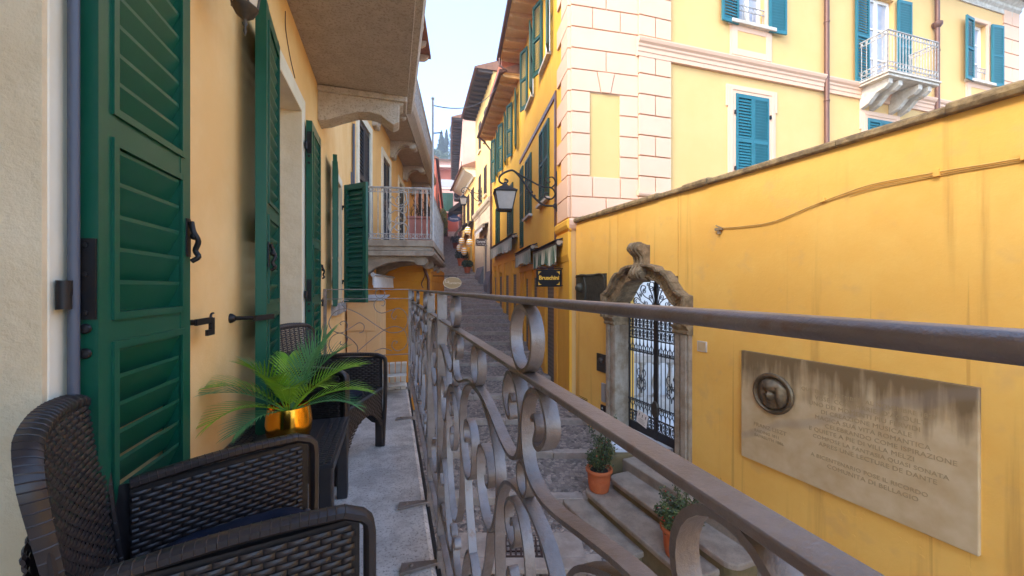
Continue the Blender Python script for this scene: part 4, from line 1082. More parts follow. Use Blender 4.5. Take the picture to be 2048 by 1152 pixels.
TR = [[(0, -.5), (.05, -.3), (.10, -.12), (.18, .0), (.16, .09), (.07, .10), (.05, .03), (.10, .0)], [(.02, -.35), (.15, -.22), (.30, -.15), (.40, -.04), (.36, .05), (.27, .02), (.30, -.05)],
      [(.02, -.42), (.20, -.40), (.33, -.33), (.36, -.42), (.28, -.48), (.24, -.42)], [(.20, -.36), (.38, -.26), (.52, -.18), (.60, -.24), (.55, -.32), (.48, -.29)], [(.05, -.54), (.25, -.52), (.42, -.46), (.58, -.38), (.68, -.42), (.66, -.52), (.57, -.53), (.56, -.46)],
      [(.03, -.2), (.06, -.05), (.02, .06), (0, .12)], [(.40, -.22), (.52, -.08), (.58, -.10)], [(.12, -.54), (.18, -.48), (.26, -.46), (.30, -.52)]]
for sg in (-1, 1):
    for p in TR: b.ribbon([(GC + sg * x, z) for x, z in spline(p, 4)], GD0, GD1, .011)
for sg in (-1, 1):
    for cx, cz, r_, a_, t_ in ((.12, -.02, .06, 0, 1.4), (.30, -.06, .05, 2, -1.4), (.42, -.14, .05, 1, 1.5), (.55, -.26, .055, 2.5, -1.5), (.64, -.40, .05, 0, 1.4), (.14, -.16, .05, 3, 1.4), (.26, -.28, .055, 1, -1.4), (.44, -.32, .05, 4, 1.4), (.12, -.34, .05, 2, 1.3), (.32, -.46, .05, 5, -1.3), (.50, -.46, .05, 1, 1.3), (.20, .06, .04, 4, -1.3)):
        b.ribbon([(GC + sg * x, z) for x, z in spiral((cx, cz), r_, .012, a_, t_, 16)], GD0, GD1, .008)
b.build('lunette_scrollwork', GI, ga, smooth=50)
# notice tied on the gate
no = thing('gate_notice', 'small tilted white paper notice with little figures tied to the iron gate', 'notice', tuple(WF.P(GC + .28, -.22, -2.6)))
nc = Vector((GC + .34, -2.44)); ca, sa = math.cos(R(-12)), math.sin(R(-12))
def nt(x, y, d): return (nc.x - (x * ca - y * sa), d, nc.y + (x * sa + y * ca))
b = MB(WF); b.add([nt(x, y, d) for d in (-.236, -.232) for x, y in ((-.14, -.125), (.14, -.125), (.14, .125), (-.14, .125))], [(0, 1, 2, 3), (7, 6, 5, 4), (0, 4, 5, 1), (1, 5, 6, 2), (2, 6, 7, 3), (3, 7, 4, 0)]); b.build('paper', MAT['paper'], no)
b = MB(WF)
for x0 in (-.085, 0, .085):
    b.add([nt(x0 + x, .05 + y, -.2305) for x, y in ((-.010, -.035), (.004, -.035), (.008, .0), (.016, .02), (.004, .035), (-.006, .02))], [(0, 1, 2, 3, 4, 5)])
for k, wd in enumerate((.05, .09, .08, .10)):
    for j in range(int(wd * 100)):
        x = -wd + j * .02; b.add([nt(x, -.015 - k * .024, -.2305), nt(x + .014, -.015 - k * .024, -.2305), nt(x + .014, -.022 - k * .024, -.2305), nt(x, -.022 - k * .024, -.2305)], [(0, 1, 2, 3)])
b.build('lettering', MAT['black_iron'], no)
# steps in front of the gate
gs = thing('gate_steps', 'worn grey stone steps leading from the street to the iron gate', 'steps', tuple(WF.P(5.8, .6, -3.9)))
ST = [(-2.985, 1.03, 6.61, 4.55), (-3.14, 1.44, 6.69, 4.73), (-3.30, 1.755, 6.81, 5.42)]
def steppoly(d, Ya, Yb, grow=0.0):
    s1_, s0_ = wy(Ya) + grow, wy(Yb) - grow; r = .16; d = d + grow
    pts = [(s0_, 0)] + [(s0_ + r - r * math.cos(a), d - r + r * math.sin(a)) for a in [math.pi / 2 * i / 6 for i in range(7)]] + [(s1_ - r + r * math.sin(a), d - r + r * math.cos(a)) for a in [math.pi / 2 * i / 6 for i in range(7)]] + [(s1_, 0)]
    return pts
for z, d, Ya, Yb in ST:
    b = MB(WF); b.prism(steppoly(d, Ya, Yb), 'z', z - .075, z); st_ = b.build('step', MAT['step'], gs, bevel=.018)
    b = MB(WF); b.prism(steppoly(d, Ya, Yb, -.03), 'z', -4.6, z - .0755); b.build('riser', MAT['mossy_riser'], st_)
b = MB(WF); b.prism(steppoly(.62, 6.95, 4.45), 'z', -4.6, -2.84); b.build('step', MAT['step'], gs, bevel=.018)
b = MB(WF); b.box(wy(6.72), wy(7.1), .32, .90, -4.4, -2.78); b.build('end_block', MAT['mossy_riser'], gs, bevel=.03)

# ------------------------------------------------------------------ wall plaques
pl = thing('memorial_plaque', 'large stained marble memorial plaque with a bronze portrait on the yellow wall', 'plaque', tuple(WF.P(4.53, 0, -2.2)))
PS0, PS1, PZ0, PZ1 = wy(3.214), wy(5.154), -2.205, -.82
b = MB(WF); b.box(PS0, PS1, -.01, .045, PZ0, PZ1); b.build('marble_slab', MAT['marble'], pl, bevel=.006)
def wt(s_left, z, d): return lambda x, y, k: (s_left - x, d + k, z + y)
b = MB(WF)
sL = PS1 - .72
rows = ['QUI  DAL SETTEMBRE  AL NOVEMBRE 1837', 'VISSE  CON  MARIE  D\'AGOULT', 'UNO DEI MOMENTI PIU FERVIDI', 'DI CREAZIONE MUSICALE', 'MAGICA SUA VITA ROMANTICA', 'CELEBRANDO COME ISPIRAZIONE', 'E QUIETE A PIE DI VILLA MELZI', 'COMPOSE LA FANTASIA QUASI SONATA', 'APRES UNE LECTURE DE DANTE', '', 'A BICENTENARIO POSE IL RICORDO', 'COMUNITA DI BELLAGIO']
offs = [.02, .16, .10, .22, .16, .26, .10, .14, .20, 0, .12, .28]
for i, tx in enumerate(rows):
    if tx: b.text(tx, .062 if len(tx) < 30 else .056, wt(sL - offs[i], PZ1 - .34 - i * .071, .046), .0012, .0, 'LEFT', 1.05)
b.text('FRANZ LISZT', .066, wt(PS1 - .17, PZ1 - .93, .046), .0012, 0, 'LEFT', 1.05)
b.text('RAIDING 1811', .050, wt(PS1 - .18, PZ1 - 1.0, .046), .0012, 0, 'LEFT', 1.0); b.text('BAYREUTH 1886', .050, wt(PS1 - .18, PZ1 - 1.06, .046), .0012, 0, 'LEFT', 1.0)
b.build('lettering', MAT['plaque_edge'], pl, recalc=False)
mc = (wy(4.765), .045, -1.285)
b = MB(WF); b.lathe(mc, [(.001, .0), (.245, .0), (.248, .02), (.235, .04), (.215, .045), (.200, .028), (.19, .012), (.001, .010)], 40, 1); md = b.build('medallion', MAT['medal'], pl, smooth=40)
def head(u, v):
    x = (u * 2 - 1) * .175; y = (v * 2 - 1) * .20 - .005; d = 0; X_, Y_ = x, y; x /= 1.22; y = (y + .01) / 1.18
    def bump(cx, cy, sx, sy, h): return h * math.exp(-(((x - cx) / sx) ** 2 + ((y - cy) / sy) ** 2))
    d = bump(0, .02, .075, .10, .075) + bump(-.085, 0, .04, .12, .045) + bump(.085, 0, .04, .12, .045) + bump(0, .105, .09, .05, .04) + bump(0, -.17, .13, .06, .05)
    d += bump(0, -.005, .014, .04, .036) + bump(0, .08, .06, .03, .010) - bump(-.034, .03, .020, .013, .034) - bump(.034, .03, .020, .013, .034) + bump(0, -.062, .03, .012, .010) + bump(0, -.098, .028, .018, .010) - bump(0, -.046, .03, .007, .008) - bump(0, -.08, .03, .007, .008) - bump(-.052, -.02, .016, .09, .012) - bump(.052, -.02, .016, .09, .012)
    x, y = X_, Y_; rr_ = math.hypot(x, y); f = max(0, min(1, (.19 - rr_) / .02)); k_ = min(1, .192 / max(rr_, 1e-6))
    return (mc[0] - x * k_, mc[1] + .009 + max(0, d) * 1.15 * f, mc[2] + y * k_)
b = MB(WF); b.grid(head, 44, 44); b.build('portrait_relief', MAT['medal'], md, smooth=180)
bp = thing('bronze_relief', 'dark green bronze relief tablet beside the stone portal', 'plaque', tuple(WF.P(wy(8.4), 0, -.31)))
b = MB(WF); b.box(wy(7.90), wy(8.93), -.01, .035, -.32, .30); b.build('tablet', MAT['bronze_green'], bp, bevel=.006)
b = MB(WF)
b.tube(spline([(wy(8.92), .04, .25), (wy(8.7), .06, .29), (wy(8.4), .045, .27), (wy(8.0), .05, .28), (wy(7.92), .045, .1), (wy(7.93), .05, -.2)], 5), .02, 6)
b.tube(spline([(wy(8.62), .04, .24), (wy(8.55), .05, .0), (wy(8.6), .045, -.3)], 5), .02, 6)
for k in range(9): b.box(wy(8.02), wy(8.48), .036, .040, .18 - k * .05, .195 - k * .05)
b.ball((wy(8.77), .04, .0), .11, 10); b.build('relief', MAT['bronze_green'], bp, smooth=60)
sp_ = thing('small_bronze_plaque', 'small square black bronze plaque left of the gate jamb above the grey letter box', 'plaque', tuple(WF.P(wy(8.05), 0, -1.73)))
b = MB(WF); b.box(wy(7.92), wy(8.20), -.01, .025, -1.73, -1.36); b.build('plate', MAT['bronze'], sp_, bevel=.006)
b = MB(WF); b.ball((wy(8.06), .018, -1.50), .07, 12); b.box(wy(7.97), wy(8.15), .024, .030, -1.69, -1.62); b.build('relief', MAT['bronze'], sp_, smooth=60)
lb = thing('letter_plate', 'narrow grey metal letter plate left of the stone gate jamb', 'letter box', tuple(WF.P(wy(7.98), 0, -2.33)))
b = MB(WF); b.box(wy(7.93), wy(8.04), -.01, .03, -2.33, -1.95); b.build('plate', MAT['lead'], lb, bevel=.005)
b = MB(WF); b.box(wy(7.945), wy(8.025), .030, .034, -2.03, -2.01); b.box(wy(7.945), wy(8.025), .030, .033, -2.28, -2.08); b.build('slot', MAT['lead'], lb)
ic = thing('intercom', 'small black door intercom with a camera eye below the grey letter plate', 'intercom', tuple(WF.P(wy(7.98), 0, -2.6)))
b = MB(WF); b.box(wy(7.93), wy(8.06), -.01, .035, -2.58, -2.40); b.build('case', MAT['black'], ic, bevel=.006)
b = MB(WF); b.lathe((wy(8.0), .034, -2.46), [(.022, 0), (.018, .008), (.001, .010)], 14, 1); b.box(wy(7.96), wy(8.03), .035, .038, -2.56, -2.51); b.build('button', MAT['ac'], ic)
ve = thing('wall_vent', 'small slatted air vent in the yellow wall above the first potted shrub', 'vent', tuple(WF.P(wy(8.7), 0, -2.66)))
b = MB(WF); b.box(wy(8.55), wy(8.86), -.01, .004, -2.66, -2.44); b.build('vent_hole', MAT['black'], ve)
b = MB(WF)
for k in range(6): b.box(wy(8.55), wy(8.86), .0045, .014, -2.655 + k * .038, -2.64 + k * .038)
b.build('slats', MAT['wall_yellow'], ve)
np_ = thing('number_tile', 'small blank stone tile on the yellow wall right of the portal', 'tile', tuple(WF.P(wy(5.75), 0, -.94)))
b = MB(WF); b.box(wy(5.68), wy(5.83), -.01, .018, -.94, -.785); b.build('tile', MAT['villa_stone'], np_, bevel=.004)
b = MB(WF); b.box(wy(5.695), wy(5.815), .018, .020, -.925, -.80); b.build('tile_face', MAT['marble'], np_)

# ------------------------------------------------------------------ potted shrubs on the steps
def shrub_pot(name, label, at_, twigs, leafm, seed, rad):
    rn = random.Random(seed); random.seed(seed)
    t_ = thing(name, label, 'potted plant')
    b = MB(); b.lathe((0, 0, 0), [(.14, 0), (.15, .02), (.165, .10), (.172, .20), (.178, .27), (.19, .285), (.205, .30), (.208, .33), (.20, .345), (.182, .345), (.175, .31), (.02, .30)], 32)
    pt = b.build('terracotta_pot', MAT['terracotta'], t_, smooth=40)
    b = MB()
    for a in (-2.4, -2.15, -1.9, -1.65, -1.4, -1.15):
        b.tube(spline([(.172 * math.cos(a + q), .172 * math.sin(a + q), .16 + z) for q, z in ((-.09, 0), (-.05, .03), (0, .0), (.05, .03), (.09, .0))], 3), .008, 5)
    b.build('garland', MAT['terracotta'], pt, smooth=60)
    b = MB(); b.lathe((0, 0, 0), [(.18, .30), (.1, .315), (.001, .32)], 16); b.build('soil', MAT['soil'], t_)
    st_ = MB(); lf = MB(); be = []; lf2 = MB()
    for tx in twigs:
        p0 = Vector((rn.uniform(-.05, .05), rn.uniform(-.05, .05), .30)); p1 = Vector(tx)
        mid = p0.lerp(p1, .5) + Vector((rn.uniform(-.05, .05), rn.uniform(-.05, .05), .03))
        pp = spline([tuple(p0), tuple(mid), tuple(p1)], 8); st_.tube(pp, [.009 * (1 - .75 * i / len(pp)) for i in range(len(pp))], 5)
        for i, p in enumerate(pp):
            q = i / len(pp)
            if q < .25: continue
            for k in range(7):
                c = Vector(p) + Vector((rn.gauss(0, 1), rn.gauss(0, 1), rn.gauss(0, 1))) * rad * (1.15 - .7 * q)
                a = Vector((rn.gauss(0, 1), rn.gauss(0, 1), rn.gauss(.3, 1))).normalized(); o = a.orthogonal().normalized(); s = rn.uniform(.016, .030); up = a.cross(o)
                tgt = lf if rn.random() < .6 else lf2
                tgt.add([tuple(c - a * s), tuple(c + o * s * .45 + up * s * .15), tuple(c + a * s), tuple(c - o * s * .45 + up * s * .15)], [(0, 1, 2), (0, 2, 3)])
            if rn.random() < .12: be.append(tuple(Vector(p) + Vector((rn.uniform(-.04, .04), rn.uniform(-.04, .04), .02))))
    st_.build('twigs', MAT['bark'], t_); f = lf.build('foliage', leafm[0], t_, recalc=False); lf2.build('foliage', leafm[1], t_, recalc=False)
    for c in be: b = MB(); b.ball(c, .010, 6); b.build('berry', MAT['berry'], t_, smooth=180)
    move(t_, at_); return t_
rn = random.Random(4)
tw = [(rn.uniform(-.22, .22), rn.uniform(-.2, .2), rn.uniform(.5, .82)) for _ in range(16)] + [(.08, .05, 1.0), (-.1, .1, .95), (.25, .1, 1.08), (.1, -.1, 1.12)]
p = WF.P(7.08, 1.225, -3.139); shrub_pot('potted_shrub', 'dark leafy shrub in a terracotta pot at the upper end of the gate steps', tuple(p), tw, (MAT['shrub'], MAT['shrub_light']), 4, .055)
tw = [(rn.uniform(-.25, .22), rn.uniform(-.2, .25), rn.uniform(.42, .70)) for _ in range(22)] + [(.30, -.05, .82), (.42, -.10, .92), (.12, .1, .88)]
p = WF.P(5.48, 1.235, -3.139); shrub_pot('potted_shrub', 'olive green berried shrub in a terracotta pot at the lower end of the gate steps', tuple(p), tw, (MAT['shrub_light'], MAT['shrub']), 8, .05)

# ------------------------------------------------------------------ terrace behind the gate
tr = thing('terrace_balustrade', 'grey stone balustrade with turned balusters seen through the iron gate', 'balustrade', (3.2, 8.6, -2.7))
b = MB(); b.box(2.35, 5.2, 8.42, 8.72, -1.62, -1.46); b.build('top_rail', MAT['balu'], tr, bevel=.02)
b = MB(); b.box(2.35, 5.2, 8.44, 8.70, -2.75, -2.38); b.build('base', MAT['balu'], tr, bevel=.02)
for k in range(9):
    b = MB(); b.lathe((2.55 + k * .31, 8.57, 0), [(.085, -2.38), (.085, -2.33), (.05, -2.30), (.055, -2.26), (.095, -2.12), (.09, -2.02), (.05, -1.86), (.04, -1.76), (.06, -1.73), (.05, -1.70), (.085, -1.67), (.085, -1.62)], 16); b.build('baluster', MAT['balu'], tr, smooth=50)
b = MB(); b.box(1.75, 9, 6.6, 9.6, -3.2, -2.72); b.build('terrace', MAT['terrace'], kind='structure')
ww_ = thing('garden_pier', 'white painted pier just inside the iron gate', 'pier', (2.2, 8.2, -2.7))
b = MB(); b.box(1.95, 2.28, 8.15, 8.5, -2.75, 1.3); b.build('pier_shaft', MAT['white_wall'], ww_, bevel=.01)
b = MB(); b.box(1.93, 2.30, 8.13, 8.52, -2.75, -2.5); b.build('pier_base', MAT['balu'], ww_, bevel=.01)
# ------------------------------------------------------------------ villa
villa = thing('villa', 'large pale yellow villa with pink stone corners and teal shutters above the wall', 'villa', (9, 11, -3))
TF = Frame((1.36, 9.0), (4.71, 1), 1); VF = Frame((3.01, 9.33), (3.43, 1), 1); SF = Frame((1.33, 9.0), (-.149, 1), -1)
U1 = (2.97, 3.88, 6.92, 9.3); DB = (7.75, 8.92, 5.9, 8.7); UR = (12.58, 13.42, 6.85, 8.8)
b = MB(VF); facade(b, 0, 15.3, -3.5, 10.1, [U1, DB, UR], .22); shell(b, 0, 15.3, -3.5, 10.1, 8)
b.build('wall', MAT['villa'], villa)
b = MB(TF); b.quad((0, 0, -3.5), (1.72, 0, -3.5), (1.72, 0, 11), (0, 0, 11)); b.build('tower_wall', MAT['villa'], villa)
b = MB(SF); b.quad((0, 0, -3.5), (1.08, 0, -3.5), (1.08, 0, 11), (0, 0, 11)); b.quad((1.08, 0, -3.5), (1.08, -.3, -3.5), (1.08, -.3, 11), (1.08, 0, 11)); b.build('side_wall', MAT['houseA'], villa)
b = MB(VF); b.box(-.3, 4.5, -.05, .05, -3.5, .2); b.build('ground_floor', MAT['white_wall'], villa)
TR_ = MAT['villa_trim']; CO = .49; Z0 = 1.62
def courses(fr, spans, z0, n, d, alt=True, name='quoin', gap=.028):
    b = MB(fr)
    for k in range(n):
        for i, (a, e, js) in enumerate(spans):
            jl = js[k % len(js)]
            cuts = [a] + jl + [e]
            for q in range(len(cuts) - 1):
                b.box(cuts[q] + (gap / 2 if q else 0), cuts[q + 1] - (gap / 2 if q < len(cuts) - 2 else 0), -.05, d, z0 + k * CO + gap / 2, z0 + (k + 1) * CO - gap / 2)
    return b.build(name, TR_, villa, bevel=.008)
b = MB(TF); b.box(0, 1.68, -.05, .008, 1.5, 2.60); b.box(0, 1.68, -.05, .008, 4.55, 11); b.box(0, .45, -.05, .0075, 2.6, 4.55); b.box(1.21, 1.68, -.05, .0075, 2.6, 4.55); b.build('quoin_bed', MAT['joint'], villa)
courses(TF, [(0, 1.68, [[.86], [.52, 1.22]])], Z0, 2, .042)
courses(TF, [(0, .45, [[]])], Z0 + 2 * CO, 4, .042); courses(TF, [(1.21, 1.68, [[]])], Z0 + 2 * CO, 4, .042)
b = MB(TF); z = Z0 + 6 * CO
for x0, x1, y0, y1 in ((0, .72, 0, .62), (.98, 1.68, 1.08, 1.68)): b.prism([(x0, z + .011), (x1, z + .011), (y1, z + CO - .011), (y0, z + CO - .011)], 'd', -.05, .042)
b.prism([(.74, z + .011), (.96, z + .011), (1.06, z + CO - .011), (.64, z + CO - .011)], 'd', -.05, .055); b.build('keystone_course', TR_, villa, bevel=.008)
courses(TF, [(0, 1.68, [[.86], [], [.52, 1.22], [.86], [.5, 1.2]])], Z0 + 7 * CO, 11, .042)
courses(SF, [(0, .95, [[], [.52]])], Z0, 2, .042); 
b = MB(SF)
for k in range(18):
    b.box(0, .95 if k % 2 else .55, -.05, .05, Z0 + k * CO + .011, Z0 + (k + 1) * CO - .011)
b.build('quoin', TR_, villa, bevel=.008)
# pedestal below the corner
b = MB(TF); b.prism([(-.03, 1.30), (.05, 1.38), (.08, 1.45), (.08, 1.56), (.05, 1.60), (-.03, 1.60)], 's', -.06, 1.7); b.build('corner_cornice', TR_, villa, bevel=.01)
b = MB(SF); b.prism([(-.03, 1.30), (.06, 1.38), (.09, 1.45), (.09, 1.56), (.05, 1.60), (-.03, 1.60)], 's', -.05, 1.05); b.box(-.02, 1.02, -.03, .05, .75, 1.30); b.prism([(-.03, .62), (.02, .62), (.05, .75), (-.03, .75)], 's', -.02, 1.02); b.box(-.02, .30, -.05, .015, -3.5, .62); b.build('corner_pedestal', MAT['houseA'], villa, bevel=.01)
courses(VF, [(0, .89, [[.45], []])], 1.2, 9, .07); courses(VF, [(0, .89, [[.45], []])], 6.02, 8, .07)
def mould(fr, s0, s1, prof_, nm, mat=TR_): b = MB(fr); b.prism(prof_, 's', s0, s1); return b.build(nm, mat, villa)
CP = [(-.02, 5.52), (.05, 5.52), (.05, 5.62), (.065, 5.63), (.065, 5.72), (.09, 5.75), (.09, 5.80), (.13, 5.84), (.15, 5.90), (.15, 5.93), (-.02, 5.99)]
mould(VF, -.06, 5.93, [(d + .03, z) for d, z in CP], 'cornice'); mould(VF, 6.07, 15.2, [(d + .0, z) for d, z in CP], 'cornice')
mould(VF, -.04, 15.2, [(-.02, 2.20), (.09, 2.20), (.11, 2.24), (.11, 2.30), (-.02, 2.34)], 'string_course')
b = MB(VF); b.prism([(-.02, 9.35), (.04, 9.35), (.04, 9.5), (.10, 9.56), (.10, 9.66), (.2, 9.75), (.2, 9.8), (-.02, 9.8)], 's', .0, 15.25)
for k in range(30): b.prism([(0, 9.80), (.55, 9.80), (.60, 9.88), (.58, 9.98), (.45, 10.05), (0, 10.05)], 's', .3 + k * .5, .45 + k * .5)
b.build('eaves', MAT['villa_stone'], villa)
b = MB(VF); b.prism([(.75, 10.06), (.75, 10.16), (-4, 12), (-8, 10.1)], 's', -.6, 15.8); b.build('roof', MAT['roof'], villa)
b = MB(TF); b.prism([(.1, 11.0), (.1, 11.2), (-2, 12), (-4, 11)], 's', -.3, 1.9); b.build('tower_roof', MAT['roof'], villa)
courses(VF, [(14.35, 15.25, [[14.8], []])], 1.2, 17, .042)
for s in (6.0, 10.72):
    b = MB(VF); b.tube([(s, .11, -3), (s, .11, 9.7)], .062, 14)
    for z in (-1, 1.6, 3.6, 5.2, 7.4): b.lathe((s, .11, z), [(.063, 0), (.072, .01), (.072, .06), (.063, .07)], 14)
    b.build('downpipe', MAT['gutter'], villa, smooth=50)
b = MB(VF); b.lathe((10.72, .11, 8.15), [(.07, 0), (.13, .08), (.13, .16), (.07, .2)], 14); b.build('pipe_collar', MAT['gutter'], villa, smooth=50)
TEAL = MAT['teal']
def frame_trim(s0, s1, z0, z1, wd, ears=True):
    b = MB(VF)
    for o, d in ((0, .035), (.07, .05)):
        w2 = wd - o
        b.box(s0 - w2, s0 - (0 if o == 0 else w2 - .07), -.02, d, z0, z1 + w2 * .9 - (0 if o == 0 else 0)); b.box(s1 + (0 if o == 0 else w2 - .07), s1 + w2, -.02, d, z0, z1 + w2 * .9)
        b.box(s0 - (0 if o == 0 else w2 - .07), s1 + (0 if o == 0 else w2 - .07), -.02, d, z1 if o == 0 else z1 + w2 * .9 - .07, z1 + w2 * .9)
    if ears:
        for x in ((s0 - wd - .06, s0 - wd), (s1 + wd, s1 + wd + .06)): b.box(x[0], x[1], -.02, .034, z1 - .35, z1 + wd * .9)
    b.build('window_trim', TR_, villa, bevel=.006)
def closed_pair(fr, par, s0, s1, z0, z1, mat, d=.03, pitch=.075, nm='shutter'):
    w_ = (s1 - s0) / 2 - .006; h = z1 - z0
    pn = [(.10, h * .47), (h * .51, h - .09)] if h < 1.9 else [(.10, h * .32), (h * .36, h * .65), (h * .69, h - .09)] if h > 2.6 else [(.12, h * .50), (h * .55, h - .10)]
    shutter(par, w_, h, fr.P(s0 + .003, d, z0), fr.t, mat, pn, pitch, .045, -1, nm)
    shutter(par, w_, h, fr.P(s1 - .003, d, z0), -fr.t, mat, pn, pitch, .045, 1, nm)
def open_leaf(fr, par, s, w_, z0, z1, sgn, mat, d=.06, ang=0.0, pitch=.075):
    h = z1 - z0; dr = fr.t * sgn * math.cos(ang) + fr.n * math.sin(ang)
    pn = [(.12, h * .48), (h * .52, h - .10)]
    shutter(par, w_, h, fr.P(s, d, z0), dr, mat, pn, pitch, .045, 1 if (sgn > 0) != True else -1)
frame_trim(2.90, 4.0, 2.5, 5.05, .24); closed_pair(VF, villa, 2.90, 4.0, 2.55, 5.05, TEAL)
frame_trim(7.75, 8.85, 2.5, 5.0, .24); closed_pair(VF, villa, 7.75, 8.85, 2.55, 5.0, TEAL)
b = MB(VF)
for s in (2.86, 4.04, 7.71, 8.89):
    for z in (3.1, 4.55): b.box(s - .02, s + .02, .04, .075, z - .05, z + .05)
b.build('hinges', MAT['black_iron'], villa)
def window(fr, par, op, dep, sash=True):
    s0, s1, z0, z1 = op
    b = MB(fr); d0, d1 = -dep - .0, -dep + .06; m = (s0 + s1) / 2
    b.box(s0, s0 + .09, d0, d1, z0, z1); b.box(s1 - .09, s1, d0, d1, z0, z1); b.box(s0 + .09, s1 - .09, d0, d1, z1 - .09, z1); b.box(s0 + .09, s1 - .09, d0, d1, z0, z0 + .12); b.box(m - .06, m + .06, d0 + .002, d1 + .01, z0 + .12, z1 - .09)
    for q in (.36, .68): b.box(s0 + .09, m - .06, d0 + .005, d1 - .01, z0 + (z1 - z0) * q - .02, z0 + (z1 - z0) * q + .02); b.box(m + .06, s1 - .09, d0 + .005, d1 - .01, z0 + (z1 - z0) * q - .02, z0 + (z1 - z0) * q + .02)
    w_ = b.build('window', MAT['white_frame'], par)
    b = MB(fr); b.box(s0 + .08, s1 - .08, d0 + .015, d0 + .025, z0 + .1, z1 - .08); b.build('pane', MAT['sky_glass'], w_)
for op in (U1, DB, UR): window(VF, villa, op, .18)
frame_trim(U1[0], U1[1], 6.9, U1[3], .16, False); frame_trim(UR[0], UR[1], UR[2], UR[3], .16, True)
open_leaf(VF, villa, U1[0] - .03, .56, 6.80, 9.3, -1, TEAL, .08, .06); open_leaf(VF, villa, U1[1] + .08, .56, 6.80, 9.3, 1, TEAL, .08, .06)
open_leaf(VF, villa, DB[0] - .02, .58, 5.95, 8.7, -1, TEAL, .08, .04); open_leaf(VF, villa, DB[1] + .04, .58, 5.95, 8.7, 1, TEAL, .08, .04)
open_leaf(VF, villa, UR[0] - .02, .52, 6.75, 8.8, -1, TEAL, .10, .12); open_leaf(VF, villa, UR[1] + .10, .52, 6.75, 8.8, 1, TEAL, .10, .10)
for op in (U1, UR):
    s0, s1 = op[0], op[1]
    b = MB(VF); b.box(s0 - .28, s1 + .28, -.1, .14, op[2] - .10, op[2] - .01); b.build('sill', MAT['villa_stone'], villa, bevel=.008)
    b = MB(VF); b.box(s0 - .24, s1 + .24, -.02, .03, 5.99, op[2] - .10)
    x0, x1, za, zb = s0 - .02, s1 + .02, 6.22, op[2] - .24
    b.box(s0 - .20, x0, .03, .045, 6.05, op[2] - .1); b.box(x1, s1 + .20, .03, .045, 6.05, op[2] - .1); b.box(x0, x1, .03, .0445, 6.05, za); b.box(x0, x1, .03, .0445, zb, op[2] - .1)
    b.build('apron_panel', TR_, villa, bevel=.005)
    b = MB(VF); b.box(x0 + .001, x1 - .001, .03, .034, za, zb); b.build('panel_field', MAT['villa'], villa)
    b = MB(VF)
    for z in (.05, .32, .46): b.box(s0, s1, .0, .02, op[2] + z, op[2] + z + .016)
    for k in range(8): s = s0 + (s1 - s0) * (k + .5) / 8; b.tube([(s, .01, op[2] + .05), (s, .01, op[2] + .33)], .008, 5); b.ribbon([(s + .04 * math.cos(a), op[2] + .395 + .055 * math.sin(a)) for a in [math.pi * i / 6 for i in range(12)]], .004, .016, .008, True)
    b.build('window_guard', MAT['white_iron'], villa)
# villa balcony
vb = MB(VF); vb.box(7.28, 9.41, 0, .80, 5.80, 5.87); vb.box(7.24, 9.45, 0, .84, 5.87, 5.92); vbo = vb.build('balcony_slab', MAT['villa_stone'], villa, bevel=.008)
for s in (7.45, 7.85, 8.68, 9.08):
    b = MB(VF); b.prism([(0, 5.80), (.72, 5.80), (.72, 5.66), (.60, 5.56), (.42, 5.52), (.22, 5.30), (0, 5.22)], 's', s, s + .16); b.build('corbel', MAT['villa_stone'], vbo, bevel=.01)
b = MB(VF); WI = MAT['white_iron']
def rail_run(b, P0, P1, z0, z1, n):
    P0 = Vector(P0); P1 = Vector(P1)
    for z, r in ((z1, .022), (z1 - .13, .010), (z0 + .14, .010), (z0 + .28, .010), (z0 + .06, .012)): b.tube([(P0.x, P0.y, z), (P1.x, P1.y, z)], r, 6)
    for k in range(n + 1):
        p = P0.lerp(P1, k / n); b.tube([(p.x, p.y, z0), (p.x, p.y, z1)], .009 if 0 < k < n else .018, 5)
        if k < n:
            q = P0.lerp(P1, (k + .5) / n); d_ = (P1 - P0).normalized()
            for zc in (z1 - .065, z0 + .21): b.tube([(q.x + d_.x * .05 * math.cos(a), q.y + d_.y * .05 * math.cos(a), zc + .055 * math.sin(a)) for a in [math.pi * i / 5 for i in range(10)]], .009, 4, True)
rail_run(b, (7.30, .78), (9.39, .78), 5.92, 7.05, 17); rail_run(b, (7.30, .03), (7.30, .78), 5.92, 7.05, 6); rail_run(b, (9.39, .03), (9.39, .78), 5.92, 7.05, 6)
b.build('balcony_railing', WI, vbo, smooth=60)

